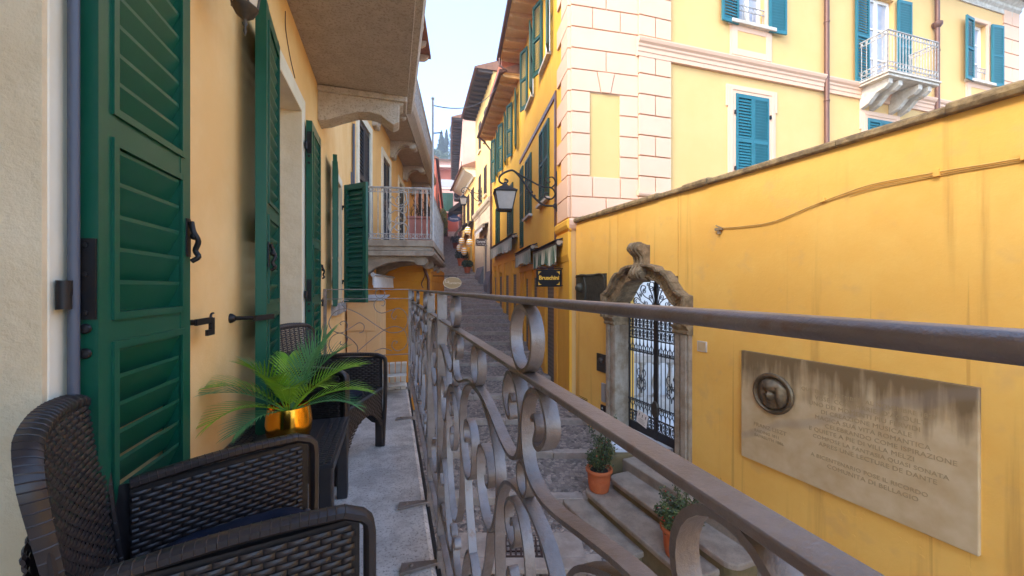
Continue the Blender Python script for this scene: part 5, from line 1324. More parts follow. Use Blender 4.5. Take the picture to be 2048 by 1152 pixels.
# ------------------------------------------------------------------ houses up the right side of the street
def house(name, label, fr, L_, z0, z1, D, ops, mat, over, raft, eave_mat, raft_mat, gap=.75, depth=.16, roofz=1.8, front_only=False):
    h = thing(name, label, 'house', tuple(fr.P(L_ / 2, -1, z0)))
    b = MB(fr); facade(b, 0, L_, z0, z1, ops, depth); shell(b, 0, L_, z0, z1, D); b.build('wall', mat, h)
    r = MB(fr); r.prism([(over, z1 + .02), (over, z1 + .14), (-D * .5, z1 + roofz), (-D - .4, z1 + .14), (-D - .4, z1 + .02)], 's', -.12, L_ + .15); ro = r.build('roof', MAT['roof'], h)
    r = MB(fr); r.box(-.10, L_ + .12, .001, over - .03, z1 - .012, z1 + .016); r.build('eave_boards', eave_mat, ro)
    n = int(L_ / gap)
    for k in range(n + 1 if raft else 0):
        s = L_ * k / n; r = MB(fr)
        r.prism([(0, z1 - .16), (over * .7, z1 - .15), (over * .88, z1 - .12), (over * .93, z1 - .06), (over * .93, z1 - .013), (0, z1 - .013)], 's', s - .055, s + .055)
        r.build('rafter', raft_mat, ro)
    r = MB(fr); r.tube([(-.15, over + .05, z1 + .03), (L_ + .15, over + .05, z1 + .03)], .075, 10); r.build('gutter', MAT['gutter'], ro, smooth=60)
    return h
AF = Frame((1.2055, 10.03), (-.149, 1), -1); KA = 1.011
def ay(Y): return (Y - 10.03) * KA
ops = [(ay(11.0), ay(12.2), 2.6, 4.8), (ay(13.5), ay(14.6), 2.6, 4.7), (ay(10.95), ay(11.75), 6.62, 8.7), (ay(13.25), ay(14.1), 6.55, 8.7), (ay(10.42), ay(11.35), -3.3, .60), (ay(12.5), ay(13.2), -3.2, .35), (ay(14.0), ay(14.7), -3.2, .35), (ay(15.1), ay(15.75), 1.6, 4.75)]
hA = house('saffron_house', 'saffron yellow house with dark green shutters right beside the villa corner', AF, 5.94, -4, 9.3, 7, ops, MAT['houseA'], .84, True, MAT['eave_wood'], MAT['eave_wood'], .62)
GF = MAT['green_far']
closed_pair(AF, hA, ay(11.0), ay(12.2), 2.6, 4.8, GF, .03); closed_pair(AF, hA, ay(13.5), ay(14.6), 2.6, 4.7, GF, .03); closed_pair(AF, hA, ay(15.1), ay(15.75), 1.6, 4.75, GF, .03)
for Y0, Y1 in ((10.95, 11.75), (13.25, 14.1)):
    window(AF, hA, (ay(Y0), ay(Y1), 6.6, 8.7), .12)
    open_leaf(AF, hA, ay(Y0) - .01, .50, 6.55, 8.75, -1, GF, .05, .35); open_leaf(AF, hA, ay(Y1) + .01, .50, 6.55, 8.75, 1, GF, .05, .35)
b = MB(AF)
for Y0, Y1, z in ((11.0, 12.2, 2.6), (13.5, 14.6, 2.6), (10.9, 11.8, 6.6), (13.2, 14.15, 6.55)): b.box(ay(Y0) - .08, ay(Y1) + .08, -.05, .13, z - .11, z - .03)
b.build('sills', MAT['villa_stone'], hA)
b = MB(AF); b.box(ay(10.30), ay(15.9), -.01, .035, 5.05, 5.19); b.box(ay(10.24), ay(10.36), -.01, .04, 1.0, 5.19); b.build('brown_band', MAT['gutter'], hA)
b = MB(AF)
LOW = MAT['houseA_low']
for Y0, Y1 in ((10.06, 10.36), (11.40, 11.7), (12.12, 12.44), (13.26, 13.95), (14.76, 15.1), (15.6, 15.95)): b.box(ay(Y0), ay(Y1), -.02, .05, -4, .62)
b.box(ay(10.06), ay(15.95), -.02, .06, .62, .80)
b.build('shopfront', LOW, hA, bevel=.01)
b = MB(AF); b.box(ay(10.43), ay(11.34), -.06, -.03, -3.3, .59); b.box(ay(12.51), ay(13.19), -.06, -.03, -3.2, .34); b.box(ay(14.01), ay(14.69), -.06, -.03, -3.2, .34); b.build('roller_door', MAT['roller'], hA)
b = MB(AF); b.box(ay(11.75), ay(12.1), .0, .03, -2.4, .0); b.box(ay(11.78), ay(12.07), .03, .045, -2.3, -1.3); b.box(ay(11.78), ay(12.07), .03, .045, -1.2, -.1); b.build('door_panel', LOW, hA, bevel=.006)
b = MB(AF); b.box(ay(14.9), ay(15.3), .0, .2, -2.6, -1.75); b.build('meter_box', MAT['plinth'], hA, bevel=.01)
BF = Frame((.33, 15.9), (-.22, 1), -1); KB = 1.024
def by(Y): return (Y - 15.9) * KB
ops = [(by(17.1), by(18.25), 2.4, 4.65), (by(20.2), by(21.3), 2.0, 4.3), (by(16.45), by(17.2), 5.9, 8.2), (by(18.6), by(19.3), 5.9, 8.1), (by(20.7), by(21.4), 5.9, 8.1), (by(16.4), by(17.2), -3, .6), (by(18.0), by(18.8), -3, .6), (by(19.6), by(20.4), -3, .8), (by(21.2), by(21.8), -3, 1.0)]
hB = house('yellow_house', 'yellow house with tile topped eave and striped awning beyond the saffron house', BF, 6.76, -4, 8.65, 7, ops, MAT['houseA'], .78, True, MAT['eave_wood'], MAT['eave_wood'], .62)
closed_pair(BF, hB, by(17.1), by(18.25), 2.4, 4.65, GF); closed_pair(BF, hB, by(20.2), by(21.3), 2.0, 4.3, GF)
for Y0, Y1 in ((16.45, 17.2), (18.6, 19.3), (20.7, 21.4)):
    b = MB(BF); b.box(by(Y0), by(Y1), -.15, -.13, 5.9, 8.2); b.build('pane', MAT['dark_glass'], hB)
    open_leaf(BF, hB, by(Y0), .48, 5.85, 8.2, -1, GF, .05, .3); open_leaf(BF, hB, by(Y1), .48, 5.85, 8.2, 1, GF, .05, .3)
b = MB(BF)
for Y0, Y1 in ((16.4, 17.2), (18.0, 18.8), (19.6, 20.4), (21.2, 21.8)): b.box(by(Y0) + .01, by(Y1) - .01, -.06, -.03, -3, .59)
b.build('roller_door', MAT['roller'], hB)
b = MB(BF)
for Y0, Y1 in ((15.95, 16.35), (17.25, 17.9), (18.85, 19.5), (20.45, 21.1), (21.85, 22.4)): b.box(by(Y0), by(Y1), -.02, .05, -4, 1.2)
b.box(0, 6.76, -.02, .055, 1.2, 1.4); b.build('shopfront', LOW, hB)
b = MB(BF); b.box(0, 3.2, -.4, .75, 8.68, 9.35); b.build('brick_parapet', MAT['terracotta'], hB)
b = MB(BF); b.tube([(6.72, .10, -2), (6.72, .10, 7.9), (6.72, .5, 8.4), (6.72, .8, 8.6)], .055, 8); b.tube([(-.1, .86, 9.2), (-.1, .86, 8.9), (-.2, .6, 8.7), (.0, .8, 8.62)], .05, 8); b.build('downpipe', MAT['gutter'], hB, smooth=60)
CF = Frame((-1.12, 22.5), (-.25, 1), -1); KC = 1.031
def cy(Y): return (Y - 22.5) * KC
ops = [(cy(24.0), cy(25.0), -1, 3.3)]
hC = house('butter_house', 'tall pale yellow house with cream stone ground floor and dark eaves', CF, 6.5, -3, 12.5, 7, ops, MAT['houseC'], .95, True, MAT['eave_dark'], MAT['eave_dark'], .55)
b = MB(CF); facade(b, .12, 6.4, -3, 5.0, [(cy(24.0), cy(25.0), -3, 3.3)], .2, .06)
b.quad((.12, .06, -3), (.12, -.1, -3), (.12, -.1, 5), (.12, .06, 5)); b.build('stone_cladding', MAT['stone_clad'], hC)
b = MB(CF)
for k in range(16):
    for s0, s1 in ((.12, cy(24.0)), (cy(25.0), 6.4)): b.box(s0, s1, .055, .068, -1.0 + k * .37, -.66 + k * .37)
b.build('cladding_courses', MAT['stone_clad'], hC)
b = MB(CF); b.prism([(0, 4.9), (.10, 4.9), (.14, 5.0), (.22, 5.08), (.26, 5.2), (.26, 5.28), (0, 5.34)], 's', .05, 6.5); b.build('cornice', MAT['stone_clad'], hC)
b = MB(CF); b.prism([(0, -3), (.30, -3), (.28, .2), (.09, 1.0), (0, 1.0)], 's', .05, cy(23.95)); b.prism([(0, -3), (.30, -3), (.28, .8), (.09, 1.4), (0, 1.4)], 's', cy(25.05), 5.2); b.build('plinth', MAT['plinth'], hC)
b = MB(CF); b.box(cy(24.0), cy(25.0), -.05, -.02, -1, 3.3); b.build('roller_door', MAT['roller'], hC)
BR = MAT['brown_shut']
for Y0, Y1 in ((24.3, 25.1), (26.4, 27.2)):
    for z0, z1 in ((5.9, 7.7), (9.4, 11.3)):
        closed_pair(CF, hC, cy(Y0), cy(Y1), z0, z1, BR, .03, .09); b = MB(CF); b.box(cy(Y0) - .1, cy(Y1) + .1, 0, .12, z0 - .12, z0 - .02); b.build('sill', MAT['stone_clad'], hC)
DFr = Frame((-2.7, 28.8), (-.27, 1), -1)
hD = house('narrow_house', 'small yellow house with brown shutters and white corniced eave up the steps', DFr, 6.9, -1, 8.8, 6, [(1.2, 2.2, -1, 4.2), (3.6, 4.6, 0, 4.6)], MAT['houseC'], 1.0, False, MAT['white_trim'], MAT['white_trim'], 1)
b = MB(DFr); b.prism([(0, 8.2), (.12, 8.2), (.2, 8.35), (.5, 8.5), (.75, 8.62), (.9, 8.78), (0, 8.78)], 's', 0, 6.9); b.build('cornice', MAT['white_trim'], hD)
for k in range(3):
    closed_pair(DFr, hD, .6 + k * 2.2, 1.7 + k * 2.2, 5.3, 7.6, BR, .03, .1)
b = MB(DFr); b.box(1.2, 2.2, -.14, -.12, -1, 4.2); b.box(3.6, 4.6, -.14, -.12, 0, 4.6); b.build('shop_door', MAT['dark_door'], hD)
b = MB(DFr); b.box(.15, 1.15, -.01, .06, -1, 4.4); b.box(2.25, 3.5, -.01, .06, -1, 4.4); b.box(4.65, 6.5, -.01, .06, -1, 4.6); b.build('pilasters', MAT['houseA_low'], hD)
EFr = Frame((-4.5, 35.5), (-.16, 1), -1)
hE = house('pink_house', 'tall salmon pink house behind the small yellow house with brown shutters', EFr, 20, 0, 15.4, 9, [], MAT['pink'], .9, True, MAT['eave_dark'], MAT['eave_dark'], .8)
for k in range(3): closed_pair(EFr, hE, 2 + k * 3, 3.1 + k * 3, 10, 12.2, BR, .03, .1)
# houses up the left side
LHF = Frame((-3.72, 15.1), (-.155, 1), 1)
hL = house('pale_house', 'narrow pale pink house beyond the left balconies', LHF, 18, -2, 5.6, 6, [], MAT['pink_far'], .15, False, MAT['eave_dark'], MAT['eave_dark'], 1)
for k in range(5): closed_pair(LHF, hL, 1.2 + k * 3.3, 2.2 + k * 3.3, 3.2, 4.9, BR, .03, .1)
b = MB(LHF); b.tube([(17, .1, 0), (17, .1, 5.5)], .06, 8); b.tube([(9, .1, 0), (9, .1, 5.5)], .06, 8); b.build('downpipe', MAT['gutter'], hL)
LH2 = Frame((-6.5, 33.2), (-.155, 1), 1)
hL2 = house('coral_house', 'coral red house by the top of the stepped street', LH2, 21, 0, 11.0, 6, [(3, 4, 2, 5)], MAT['red_far'], .15, False, MAT['eave_dark'], MAT['eave_dark'], 1)
b = MB(LH2); b.box(3, 4, -.14, -.12, 1, 5); b.build('door', MAT['dark_door'], hL2)
for k in range(4): closed_pair(LH2, hL2, 5.5 + k * 3.6, 6.5 + k * 3.6, 7.4, 9.4, GF, .03, .1)
# pink house closing the view
FF = Frame((-14.5, 58.5), (1, .12), 1)
hF = house('loggia_house', 'faded pink house with a loggia balcony and green shutter closing the street', FF, 10, 4, 19.2, 9, [(2.6, 6.6, 15.6, 18.2)], MAT['pink_far'], .5, False, MAT['white_trim'], MAT['white_trim'], 1, 1.2)
b = MB(FF); b.box(2.5, 6.8, -.02, .12, 18.3, 18.55); b.box(2.3, 6.9, -.02, .15, 15.0, 15.2); b.box(2.3, 2.6, -.02, .06, 8, 18.3); b.box(6.6, 6.9, -.02, .06, 8, 18.3); b.build('white_trim', MAT['white_trim'], hF)
b = MB(FF); b.box(2.6, 6.6, -1.19, -1.15, 15.6, 18.2); b.build('loggia_back', MAT['red_far'], hF)
b = MB(FF); b.box(2.5, 6.7, .02, .12, 15.3, 16.4); b.build('balcony_parapet', MAT['ac'], hF)
closed_pair(FF, hF, 3.6, 5.6, 11.6, 14.4, GF, .03, .14)
closed_pair(FF, hF, 2.7, 3.6, 16.3, 17.7, GF, -1.1, .14)
# brick red house at the top of the steps
RFr = Frame((-10.4, 54.5), (1, .05), 1)
hR = house('red_base_house', 'low brick red house with a dark doorway at the very top of the steps', RFr, 4.2, 5, 10.3, 3, [(.6, 1.4, 6, 9.0), (2.9, 3.5, 6, 9.0)], MAT['red_far'], .25, False, MAT['terra_pink'], MAT['terra_pink'], 1, .2, .6)
b = MB(RFr); b.box(.6, 1.4, -.19, -.16, 6, 9.0); b.box(2.9, 3.5, -.19, -.16, 6, 9.0); b.build('door', MAT['dark_door'], hR)
b = MB(RFr); b.box(1.45, 2.85, -.01, .04, 5, 7.9); b.box(3.55, 4.2, -.01, .04, 5, 7.9); b.build('plinth', MAT['villa_stone'], hR)

# ------------------------------------------------------------------ neighbouring house on the left
NF = Frame((-2.80, 6.97), (-.12, 1), 1); KN = 1.0072
def ny(Y): return (Y - 6.97) * KN
hN = thing('neighbour_house', 'pale ochre house with grey shutters and two stone balconies on the left', 'house', tuple(NF.P(4, -1, -4)))
wins = [(7.15, 8.0), (9.25, 10.1), (11.5, 12.4)]
ops = [(ny(a), ny(e), .92, 3.15) for a, e in wins] + [(ny(a), ny(e), 4.1, 6.3) for a, e in wins]
b = MB(NF); facade(b, 0, ny(15.05), -5, 9.0, ops, .2); shell(b, 0, ny(15.05), -5, 9.0, 7); b.build('wall', MAT['neigh'], hN)
for a, e in wins:
    b = MB(NF); b.box(ny(a) - .02, ny(e) + .02, -.2, -.17, .9, 6.3); b.build('pane', MAT['dark_glass'], hN)
    b = MB(NF); b.box(ny(e), ny(e) + .14, -.02, .03, .9, 3.3); b.box(ny(a) - .14, ny(a), -.02, .03, .9, 3.3); b.box(ny(a), ny(e), -.02, .029, 3.15, 3.3); b.build('window_trim', MAT['white_trim'], hN)
    closed_pair(NF, hN, ny(a) + .02, ny(e) - .02, .95, 3.13, MAT['grey_shut'], -.02, .07)
    closed_pair(NF, hN, ny(a) + .02, ny(e) - .02, 4.15, 6.28, MAT['grey_shut'], -.02, .07)
b = MB(NF); b.prism([(.62, 8.95), (.62, 9.08), (-3.5, 10.6), (-7.4, 9.0)], 's', -.2, ny(15.2)); r = b.build('roof', MAT['roof'], hN)
for k in range(10):
    b = MB(NF); b.prism([(0, 8.70), (.40, 8.72), (.52, 8.80), (.55, 8.94), (0, 8.94)], 's', ny(15.0) - k * .85 - .12, ny(15.0) - k * .85)
    b.build('rafter', MAT['villa_stone'], r)
# upper slab with scrolled brackets
b = MB(NF); b.prism([(0, 3.86), (.62, 3.86), (.66, 3.82), (.70, 3.86), (.80, 3.95), (.84, 4.05), (.84, 4.14), (0, 4.14)], 's', ny(7.75), ny(14.9)); us = b.build('upper_balcony', MAT['soffit'], hN)
for Y in (8.2, 10.2, 12.3, 14.3):
    b = MB(NF)
    pr = [(0, 3.86), (.62, 3.86), (.64, 3.80), (.66, 3.72), (.60, 3.66), (.52, 3.67), (.48, 3.74), (.38, 3.76), (.25, 3.72), (.15, 3.62), (.12, 3.5), (.05, 3.42), (0, 3.42)]
    for o in (0, .17): b.prism(pr, 's', ny(Y) + o, ny(Y) + o + .11)
    b.prism([(d * .92, z + .03 if z < 3.8 else z) for d, z in pr], 's', ny(Y) + .11, ny(Y) + .17)
    for o in (-.015, .155): b.tube([(ny(Y) + o, .60, 3.735), (ny(Y) + o + .14, .60, 3.735)], .068, 12); b.tube([(ny(Y) + o, .06, 3.47), (ny(Y) + o + .14, .06, 3.47)], .055, 12)
    b.build('scroll_bracket', MAT['bracket'], us, smooth=40)
b = MB(NF)
rail_run(b, (ny(7.8), .76), (ny(14.8), .76), 4.14, 5.15, 50); b.build('upper_railing', MAT['white_iron'], us)
# lower balcony
b = MB(NF); B0, B1, BD = ny(7.2), ny(11.35), 1.36
b.box(B0, B1, 0, BD, .78, .90); b.box(B0 + .03, B1, 0, BD - .03, .70, .779)
b.prism([(0, .60), (BD - .02, .60), (BD + .02, .65), (BD + .02, .69), (0, .69)], 's', B0 - .03, B1); ls = b.build('lower_balcony', MAT['old_stone'], hN, bevel=.01)
for Y in (7.3, 8.6, 9.9, 11.0):
    b = MB(NF); pr = [(0, .60), (1.20, .60), (1.24, .54), (1.22, .47), (1.14, .43), (1.05, .44), (.98, .50), (.8, .52), (.5, .48), (.25, .38), (.08, .22), (0, .16)]
    b.prism(pr, 's', ny(Y), ny(Y) + .2); b.tube([(ny(Y) - .02, 1.14, .525), (ny(Y) + .22, 1.14, .525)], .095, 14); b.tube([(ny(Y) - .03, 1.14, .525), (ny(Y) + .23, 1.14, .525)], .045, 12); b.build('scroll_bracket', MAT['old_stone'], ls, smooth=40)
b = MB(NF); s = B0 + .06
def nrail(b, P0, P1):
    P0, P1 = Vector(P0), Vector(P1); d_ = (P1 - P0).normalized(); LL = (P1 - P0).length
    for z, r in ((1.885, .02), (1.80, .008), (1.02, .008), (.93, .012)): b.tube([(P0.x, P0.y, z), (P1.x, P1.y, z)], r, 6)
    return P0, d_, LL
P0, d_, LL = nrail(b, (s, .03), (s, BD - .06))
for e in [0, .10, .20, .30, .40, .46, .86, .98, 1.10, 1.20, LL]:
    b.tube([(s, .03 + e, .93), (s, .03 + e, 1.88)], .009 if e < 1.2 else .016, 6)
SC = [[(.50, 1.84), (.58, 1.80), (.78, 1.84), (.82, 1.66), (.72, 1.56), (.62, 1.62), (.66, 1.72), (.72, 1.70)], [(.80, 1.80), (.84, 1.60), (.74, 1.52), (.60, 1.55), (.50, 1.64), (.55, 1.72), (.60, 1.68)], [(.49, 1.50), (.52, 1.40), (.62, 1.46), (.76, 1.40), (.80, 1.28), (.70, 1.20), (.62, 1.26), (.66, 1.34), (.72, 1.31)],
      [(.82, 1.52), (.80, 1.42), (.70, 1.44), (.74, 1.50)], [(.50, 1.40), (.48, 1.22), (.52, 1.05), (.64, .97), (.78, 1.0), (.84, 1.12), (.78, 1.22), (.66, 1.22), (.60, 1.14), (.66, 1.08), (.72, 1.12)], [(.50, 1.20), (.56, 1.26), (.62, 1.2), (.56, 1.12), (.52, 1.02)]]
for p in SC: b.tube([(s, .03 + e, z) for e, z in spline(p, 4)], .010, 5)
for k in range(18): b.tube([(s, .06 + k * .07 + .022 * math.cos(a), 1.842 + .028 * math.sin(a)) for a in [math.pi * i / 4 for i in range(8)]], .006, 4, True); b.tube([(s, .06 + k * .07 + .022 * math.cos(a), .975 + .03 * math.sin(a)) for a in [math.pi * i / 4 for i in range(8)]], .006, 4, True)
P0, d_, LL = nrail(b, (s, BD - .06), (B1 - .05, BD - .06))
for k in range(40): x = s + LL * k / 39; b.tube([(x, BD - .06, .93), (x, BD - .06, 1.88)], .010 if k % 13 else .016, 5)
for k in range(9):
    for p in SC[:5]: b.tube([(s + .04 + k * .45 + (e - .48) * 1.0, BD - .06, z) for e, z in spline(p, 3)], .010, 4)
b.build('balcony_railing', MAT['white_iron'], ls, smooth=60)
# orange banded ground floor block
b = MB(NF)
for k in range(26): b.box(ny(9.0), ny(15), 0, 1.14, -5 + k * .215 + .008, -5 + (k + 1) * .215 - .004)
b.box(ny(9.01), ny(15), 0, 1.125, -5, .595); b.build('ground_floor', MAT['neigh_orange'], hN, bevel=.006)
b = MB(NF); b.box(ny(9.5), ny(10.5), 1.141, 1.16, -4, -.6); b.box(ny(11.2), ny(12.3), 1.141, 1.16, -4, -.4); b.build('shop_door', MAT['dark_door'], hN)
b = MB(NF); b.tube([(ny(8.97), 1.10, -4), (ny(8.97), 1.10, .2), (ny(8.95), 1.0, .5)], .03, 8); b.tube(spline([(ny(8.97), .98, .45), (ny(8.97), 1.02, .3), (ny(8.97), .94, .1), (ny(8.97), .98, 0)], 4), .012, 6); b.build('downpipe', MAT['gutter'], hN)
# things on and around it
fp = thing('flag_pole', 'slim white flag pole standing on the corner of the white railed balcony', 'pole', tuple(NF.P(B0 + .05, BD - .05, .9)))
b = MB(NF); b.tube([(B0 + .05, BD - .02, .9), (B0 + .05, BD - .02, 3.58)], .020, 10); b.build('shaft', MAT['ac'], fp, smooth=60)
b = MB(NF); b.ball((B0 + .05, BD - .02, 3.60), .032, 10); b.build('finial', MAT['ac'], fp, smooth=80)
b = MB(NF); b.obox((B0 + .05, BD + .06, 2.95), (0, 1, .12), (1, 0, 0), (0, 0, 1), .09, .012, .008); b.build('cleat', MAT['slate_pipe'], fp)
cw = MB(); P0 = NF.P(B0 + .05, BD - .02, 3.47); P1 = BF.P(.6, .85, 8.4); pts = []
for i in range(21):
    q = i / 20; p = P0.lerp(P1, q); p.z -= .35 * 4 * q * (1 - q); pts.append(tuple(p))
cw.tube(pts, .011, 6); cw.build('overhead_cable', MAT['slate_pipe'], None, 'thin dark cable strung across the street below the sky', 'cable', smooth=60)
pk = thing('balcony_planter', 'faded pink planter box with dry twigs behind the white balcony bars', 'planter', tuple(NF.P(ny(8.1), .98, .9)))
b = MB(NF); b.box(ny(7.75), ny(8.6), .80, 1.22, .92, 1.40); b.box(ny(7.73), ny(8.62), .78, 1.24, 1.40, 1.45); b.build('box', MAT['terra_pink'], pk, bevel=.01)
b = MB(NF); rq = random.Random(2)
for _ in range(50):
    x, d = rq.uniform(ny(7.8), ny(8.55)), rq.uniform(.84, 1.18); h = rq.uniform(.15, .45)
    b.tube(spline([(x, d, 1.44), (x + rq.uniform(-.05, .05), d + rq.uniform(-.05, .05), 1.44 + h * .5), (x + rq.uniform(-.15, .15), d + rq.uniform(-.12, .12), 1.44 + h)], 3), .004, 4)
b.build('twigs', MAT['bark'], pk)
wa = thing('scalloped_awning', 'white scalloped awning under the left stone balcony', 'awning', tuple(NF.P(.5, .4, .0)))
b = MB(NF); NN = 44
def val(u, v):
    s = .02 + 1.98 * u; z = .235 - .235 * v + .03 * v * abs(math.sin(u * math.pi * 20)) - .0
    return (s, .30 + .012 * math.sin(u * math.pi * 40) + .01 * v, z)
b.grid(val, 160, 5); b.grid(lambda u, v: (.02 + 1.98 * u, .30 - .30 * v, .235 + .05 * v), 10, 3); b.build('canvas', MAT['canvas_white'], wa, smooth=80)
b = MB(NF); b.tube([(-.02, .31, .24), (2.0, .31, .24)], .022, 8); b.tube([(0, .31, .24), (0, .31, .05)], .016, 6); b.lathe((-.03, .31, .24), [(.04, 0), (.04, .03), (.02, .05)], 12, 0); b.build('awning_arm', MAT['ac'], wa, smooth=60)
ct = thing('tan_cabinet', 'tall tan metal cabinet with a grey lid beyond the end of the balcony', 'cabinet', (-2.1, 6.2, -3.6))
CFR = Frame((-2.54, 6.0), (1, .12), 1)
b = MB(CFR); b.box(0, .50, -.42, 0, -3.6, -.20); b.build('body', MAT['tan'], ct, bevel=.006)
b = MB(CFR); b.box(.005, .43, .001, .02, -.66, -.21); b.build('flap', MAT['tan'], ct, bevel=.005)
b = MB(CFR); b.box(.005, .285, .001, .012, -1.6, -.68); b.box(.292, .495, .001, .012, -1.6, -.68); b.build('door', MAT['tan'], ct, bevel=.004)
b = MB(CFR); b.prism([(-.46, -.13), (.05, -.195), (.05, -.18), (-.46, -.11)], 's', -.03, .55); b.build('lid', MAT['lead'], ct)
# ------------------------------------------------------------------ awnings, signs and lamps in the street
def awning(label, fr, s0, s1, z, d, drop, mat, arms=True):
    t_ = thing('shop_awning', label, 'awning', tuple(fr.P((s0 + s1) / 2, d, z - drop)), group='rolled awnings on the yellow shopfronts')
    b = MB(fr); b.tube([(s0, d - .06, z + .0), (s1, d - .06, z + .0)], .075, 12); b.prism([(d - .20, z + .12), (d + .04, z + .06), (d + .05, z + .08), (d - .20, z + .15)], 's', s0 - .02, s1 + .02); b.build('case', MAT['awning_metal'], t_, smooth=40)
    n = int((s1 - s0) / .012); rq = random.Random(int(s1 * 100))
    b = MB(fr)
    def cl(u, v):
        s = s0 + .05 + (s1 - s0 - .1) * u; fold = math.sin(u * (s1 - s0) * 34) * .022 * v + math.sin(u * (s1 - s0) * 13) * .02 * v
        return (s, d + .01 + fold + .05 * v * .0, z - .03 - drop * v * (1 + .10 * math.sin(u * 9) + .07 * math.sin(u * 41) * (v > .9)))
    b.grid(cl, n, 6); b.build('valance', mat, t_, smooth=80)
    for s in (s0, s1):
        b = MB(fr); b.box(s - .012, s + .012, 0, d, z + .0, z + .06); b.tube([(s - .03, d - .04, z + .01), (s + .03, d - .04, z + .01)], .055, 10)
        b.build('end_bracket', MAT['beige_metal'], t_, smooth=40)
    if arms:
        b = MB(fr)
        for q in (.25, .7): s = s0 + (s1 - s0) * q; b.obox((s, d * .6, z - .46), (.4, 1, 0), (1, -.4, 0), (0, 0, 1), .15, .014, .014)
        b.build('folding_arm', MAT['beige_metal'], t_)
awning('green striped rolled awning directly above the hanging Bruschini sign', AF, ay(9.40), ay(12.25), 1.08, .22, .42, MAT['canvas'])
awning('faded striped rolled awning between the Bruschini one and the uphill one', AF, ay(12.55), ay(15.8), 1.30, .22, .42, MAT['canvas_old'])
awning('faded striped rolled awning on the yellow house beside the brown downpipe', BF, by(16.3), by(21.8), 2.15, .24, .48, MAT['canvas_old'])
t_ = thing('shop_awning', 'cream closed awning on the stone clad ground floor up the steps', 'awning', tuple(CF.P(2.5, .4, 3.6)))
b = MB(CF); b.tube([(1.0, .35, 3.75), (4.2, .35, 3.75)], .10, 10); b.prism([(.0, 3.95), (.45, 3.80), (.45, 3.84), (0, 4.0)], 's', .9, 4.3); b.build('case', MAT['beige_metal'], t_, smooth=40)
b = MB(CF); b.grid(lambda u, v: (1.05 + 3.1 * u, .42 + .02 * math.sin(u * 60) * v, 3.72 - .22 * v), 60, 3); b.build('valance', MAT['canvas_white'], t_, smooth=80)
t_ = thing('shop_awning', 'brown closed awning above the yellow paper lanterns', 'awning', tuple(DFr.P(3, .4, 4.6)))
b = MB(DFr); b.prism([(0, 5.1), (.9, 4.65), (.9, 4.72), (0, 5.2)], 's', .6, 5.6); b.build('case', MAT['awning_metal'], t_); b = MB(DFr); b.grid(lambda u, v: (.6 + 5 * u, .88, 4.64 - .2 * v), 30, 2); b.build('valance', MAT['eave_dark'], t_)

def plate_sign(name, label, ctr, xdir, w_, h, mat, shape='rect'):
    t_ = thing(name, label, 'sign', tuple(ctr)); fr = Frame(tuple(ctr), xdir, 1)
    b = MB(fr)
    if shape == 'oval': poly = [(w_ / 2 * math.cos(2 * math.pi * i / 40), h / 2 * math.sin(2 * math.pi * i / 40)) for i in range(40)]
    else:
        c = .0; poly = [(-w_ / 2, -h / 2), (w_ / 2, -h / 2), (w_ / 2, h / 2), (-w_ / 2, h / 2)]
    b.prism(poly, 'd', -.018, .018); b.build('board', mat, t_, bevel=.004)
    return t_, fr
def stext(fr, par, txt, size, z, mat, d=.019, bold=0, x=0.0):
    b = MB(fr); b.text(txt, size, lambda X, Y, k: (x + X, d + .002 + k, z + Y), .0015, bold); b.build('lettering', mat, par, recalc=False)
# Bruschini
c = Vector((.90, 9.52, .24))
sg_, fr = plate_sign('hanging_sign', 'black hanging shop sign with yellow Bruschini lettering and corner ornaments', c, (1, .10), .62, .42, MAT['black'])
stext(fr, sg_, 'Bruschini', .135, -.035, MAT['signgold'], bold=.004)
b = MB(fr)
for sx in (-1, 1):
    for sz in (-1, 1):
        X, Z = sx * .265, sz * .165
        b.prism([(X, Z), (X - sx * .085, Z - sz * .008), (X - sx * .03, Z - sz * .03), (X - sx * .008, Z - sz * .085)], 'd', .0185, .0215)
b.build('corner_ornament', MAT['signgold'], sg_)
b = MB(fr); b.tube([(-.30, 0, .235), (.46, 0, .235)], .009, 6); b.tube([(.31, 0, -.18), (.46, 0, -.18)], .009, 6); b.tube([(.45, 0, -.36), (.45, 0, .36)], .012, 6)
b.tube(spline([(-.30, 0, .235), (-.24, 0, .27), (-.1, 0, .25), (.1, 0, .30), (.3, 0, .25)], 4), .006, 5); b.box(.30, .315, -.012, .012, -.21, .235); b.build('bracket', MAT['black_iron'], sg_, smooth=60)
# oval sign
c = Vector((-1.49, 9.75, .13)); sg_, fr = plate_sign('oval_sign', 'gilded oval shop sign hanging over the left side of the steps', c, (1, .1), .46, .29, MAT['sign_tan'], 'oval')
stext(fr, sg_, 'La', .11, .0, MAT['sign_cream'], x=-.13, bold=.002); stext(fr, sg_, 'Lanterna', .085, -.03, MAT['sign_cream'], x=.06, bold=.002)
b = MB(fr); b.ribbon([(.222 * math.cos(2 * math.pi * i / 40), .138 * math.sin(2 * math.pi * i / 40)) for i in range(40)], .0, .025, .014, True); b.build('rim', MAT['sign_cream'], sg_)
b = MB(fr); b.tube([(-.48, 0, .17), (.1, 0, .17)], .009, 6); b.tube([(-.1, 0, .17), (-.1, 0, .13)], .006, 5); b.tube([(.1, 0, .17), (.1, 0, .13)], .006, 5); b.build('bracket', MAT['black_iron'], sg_)
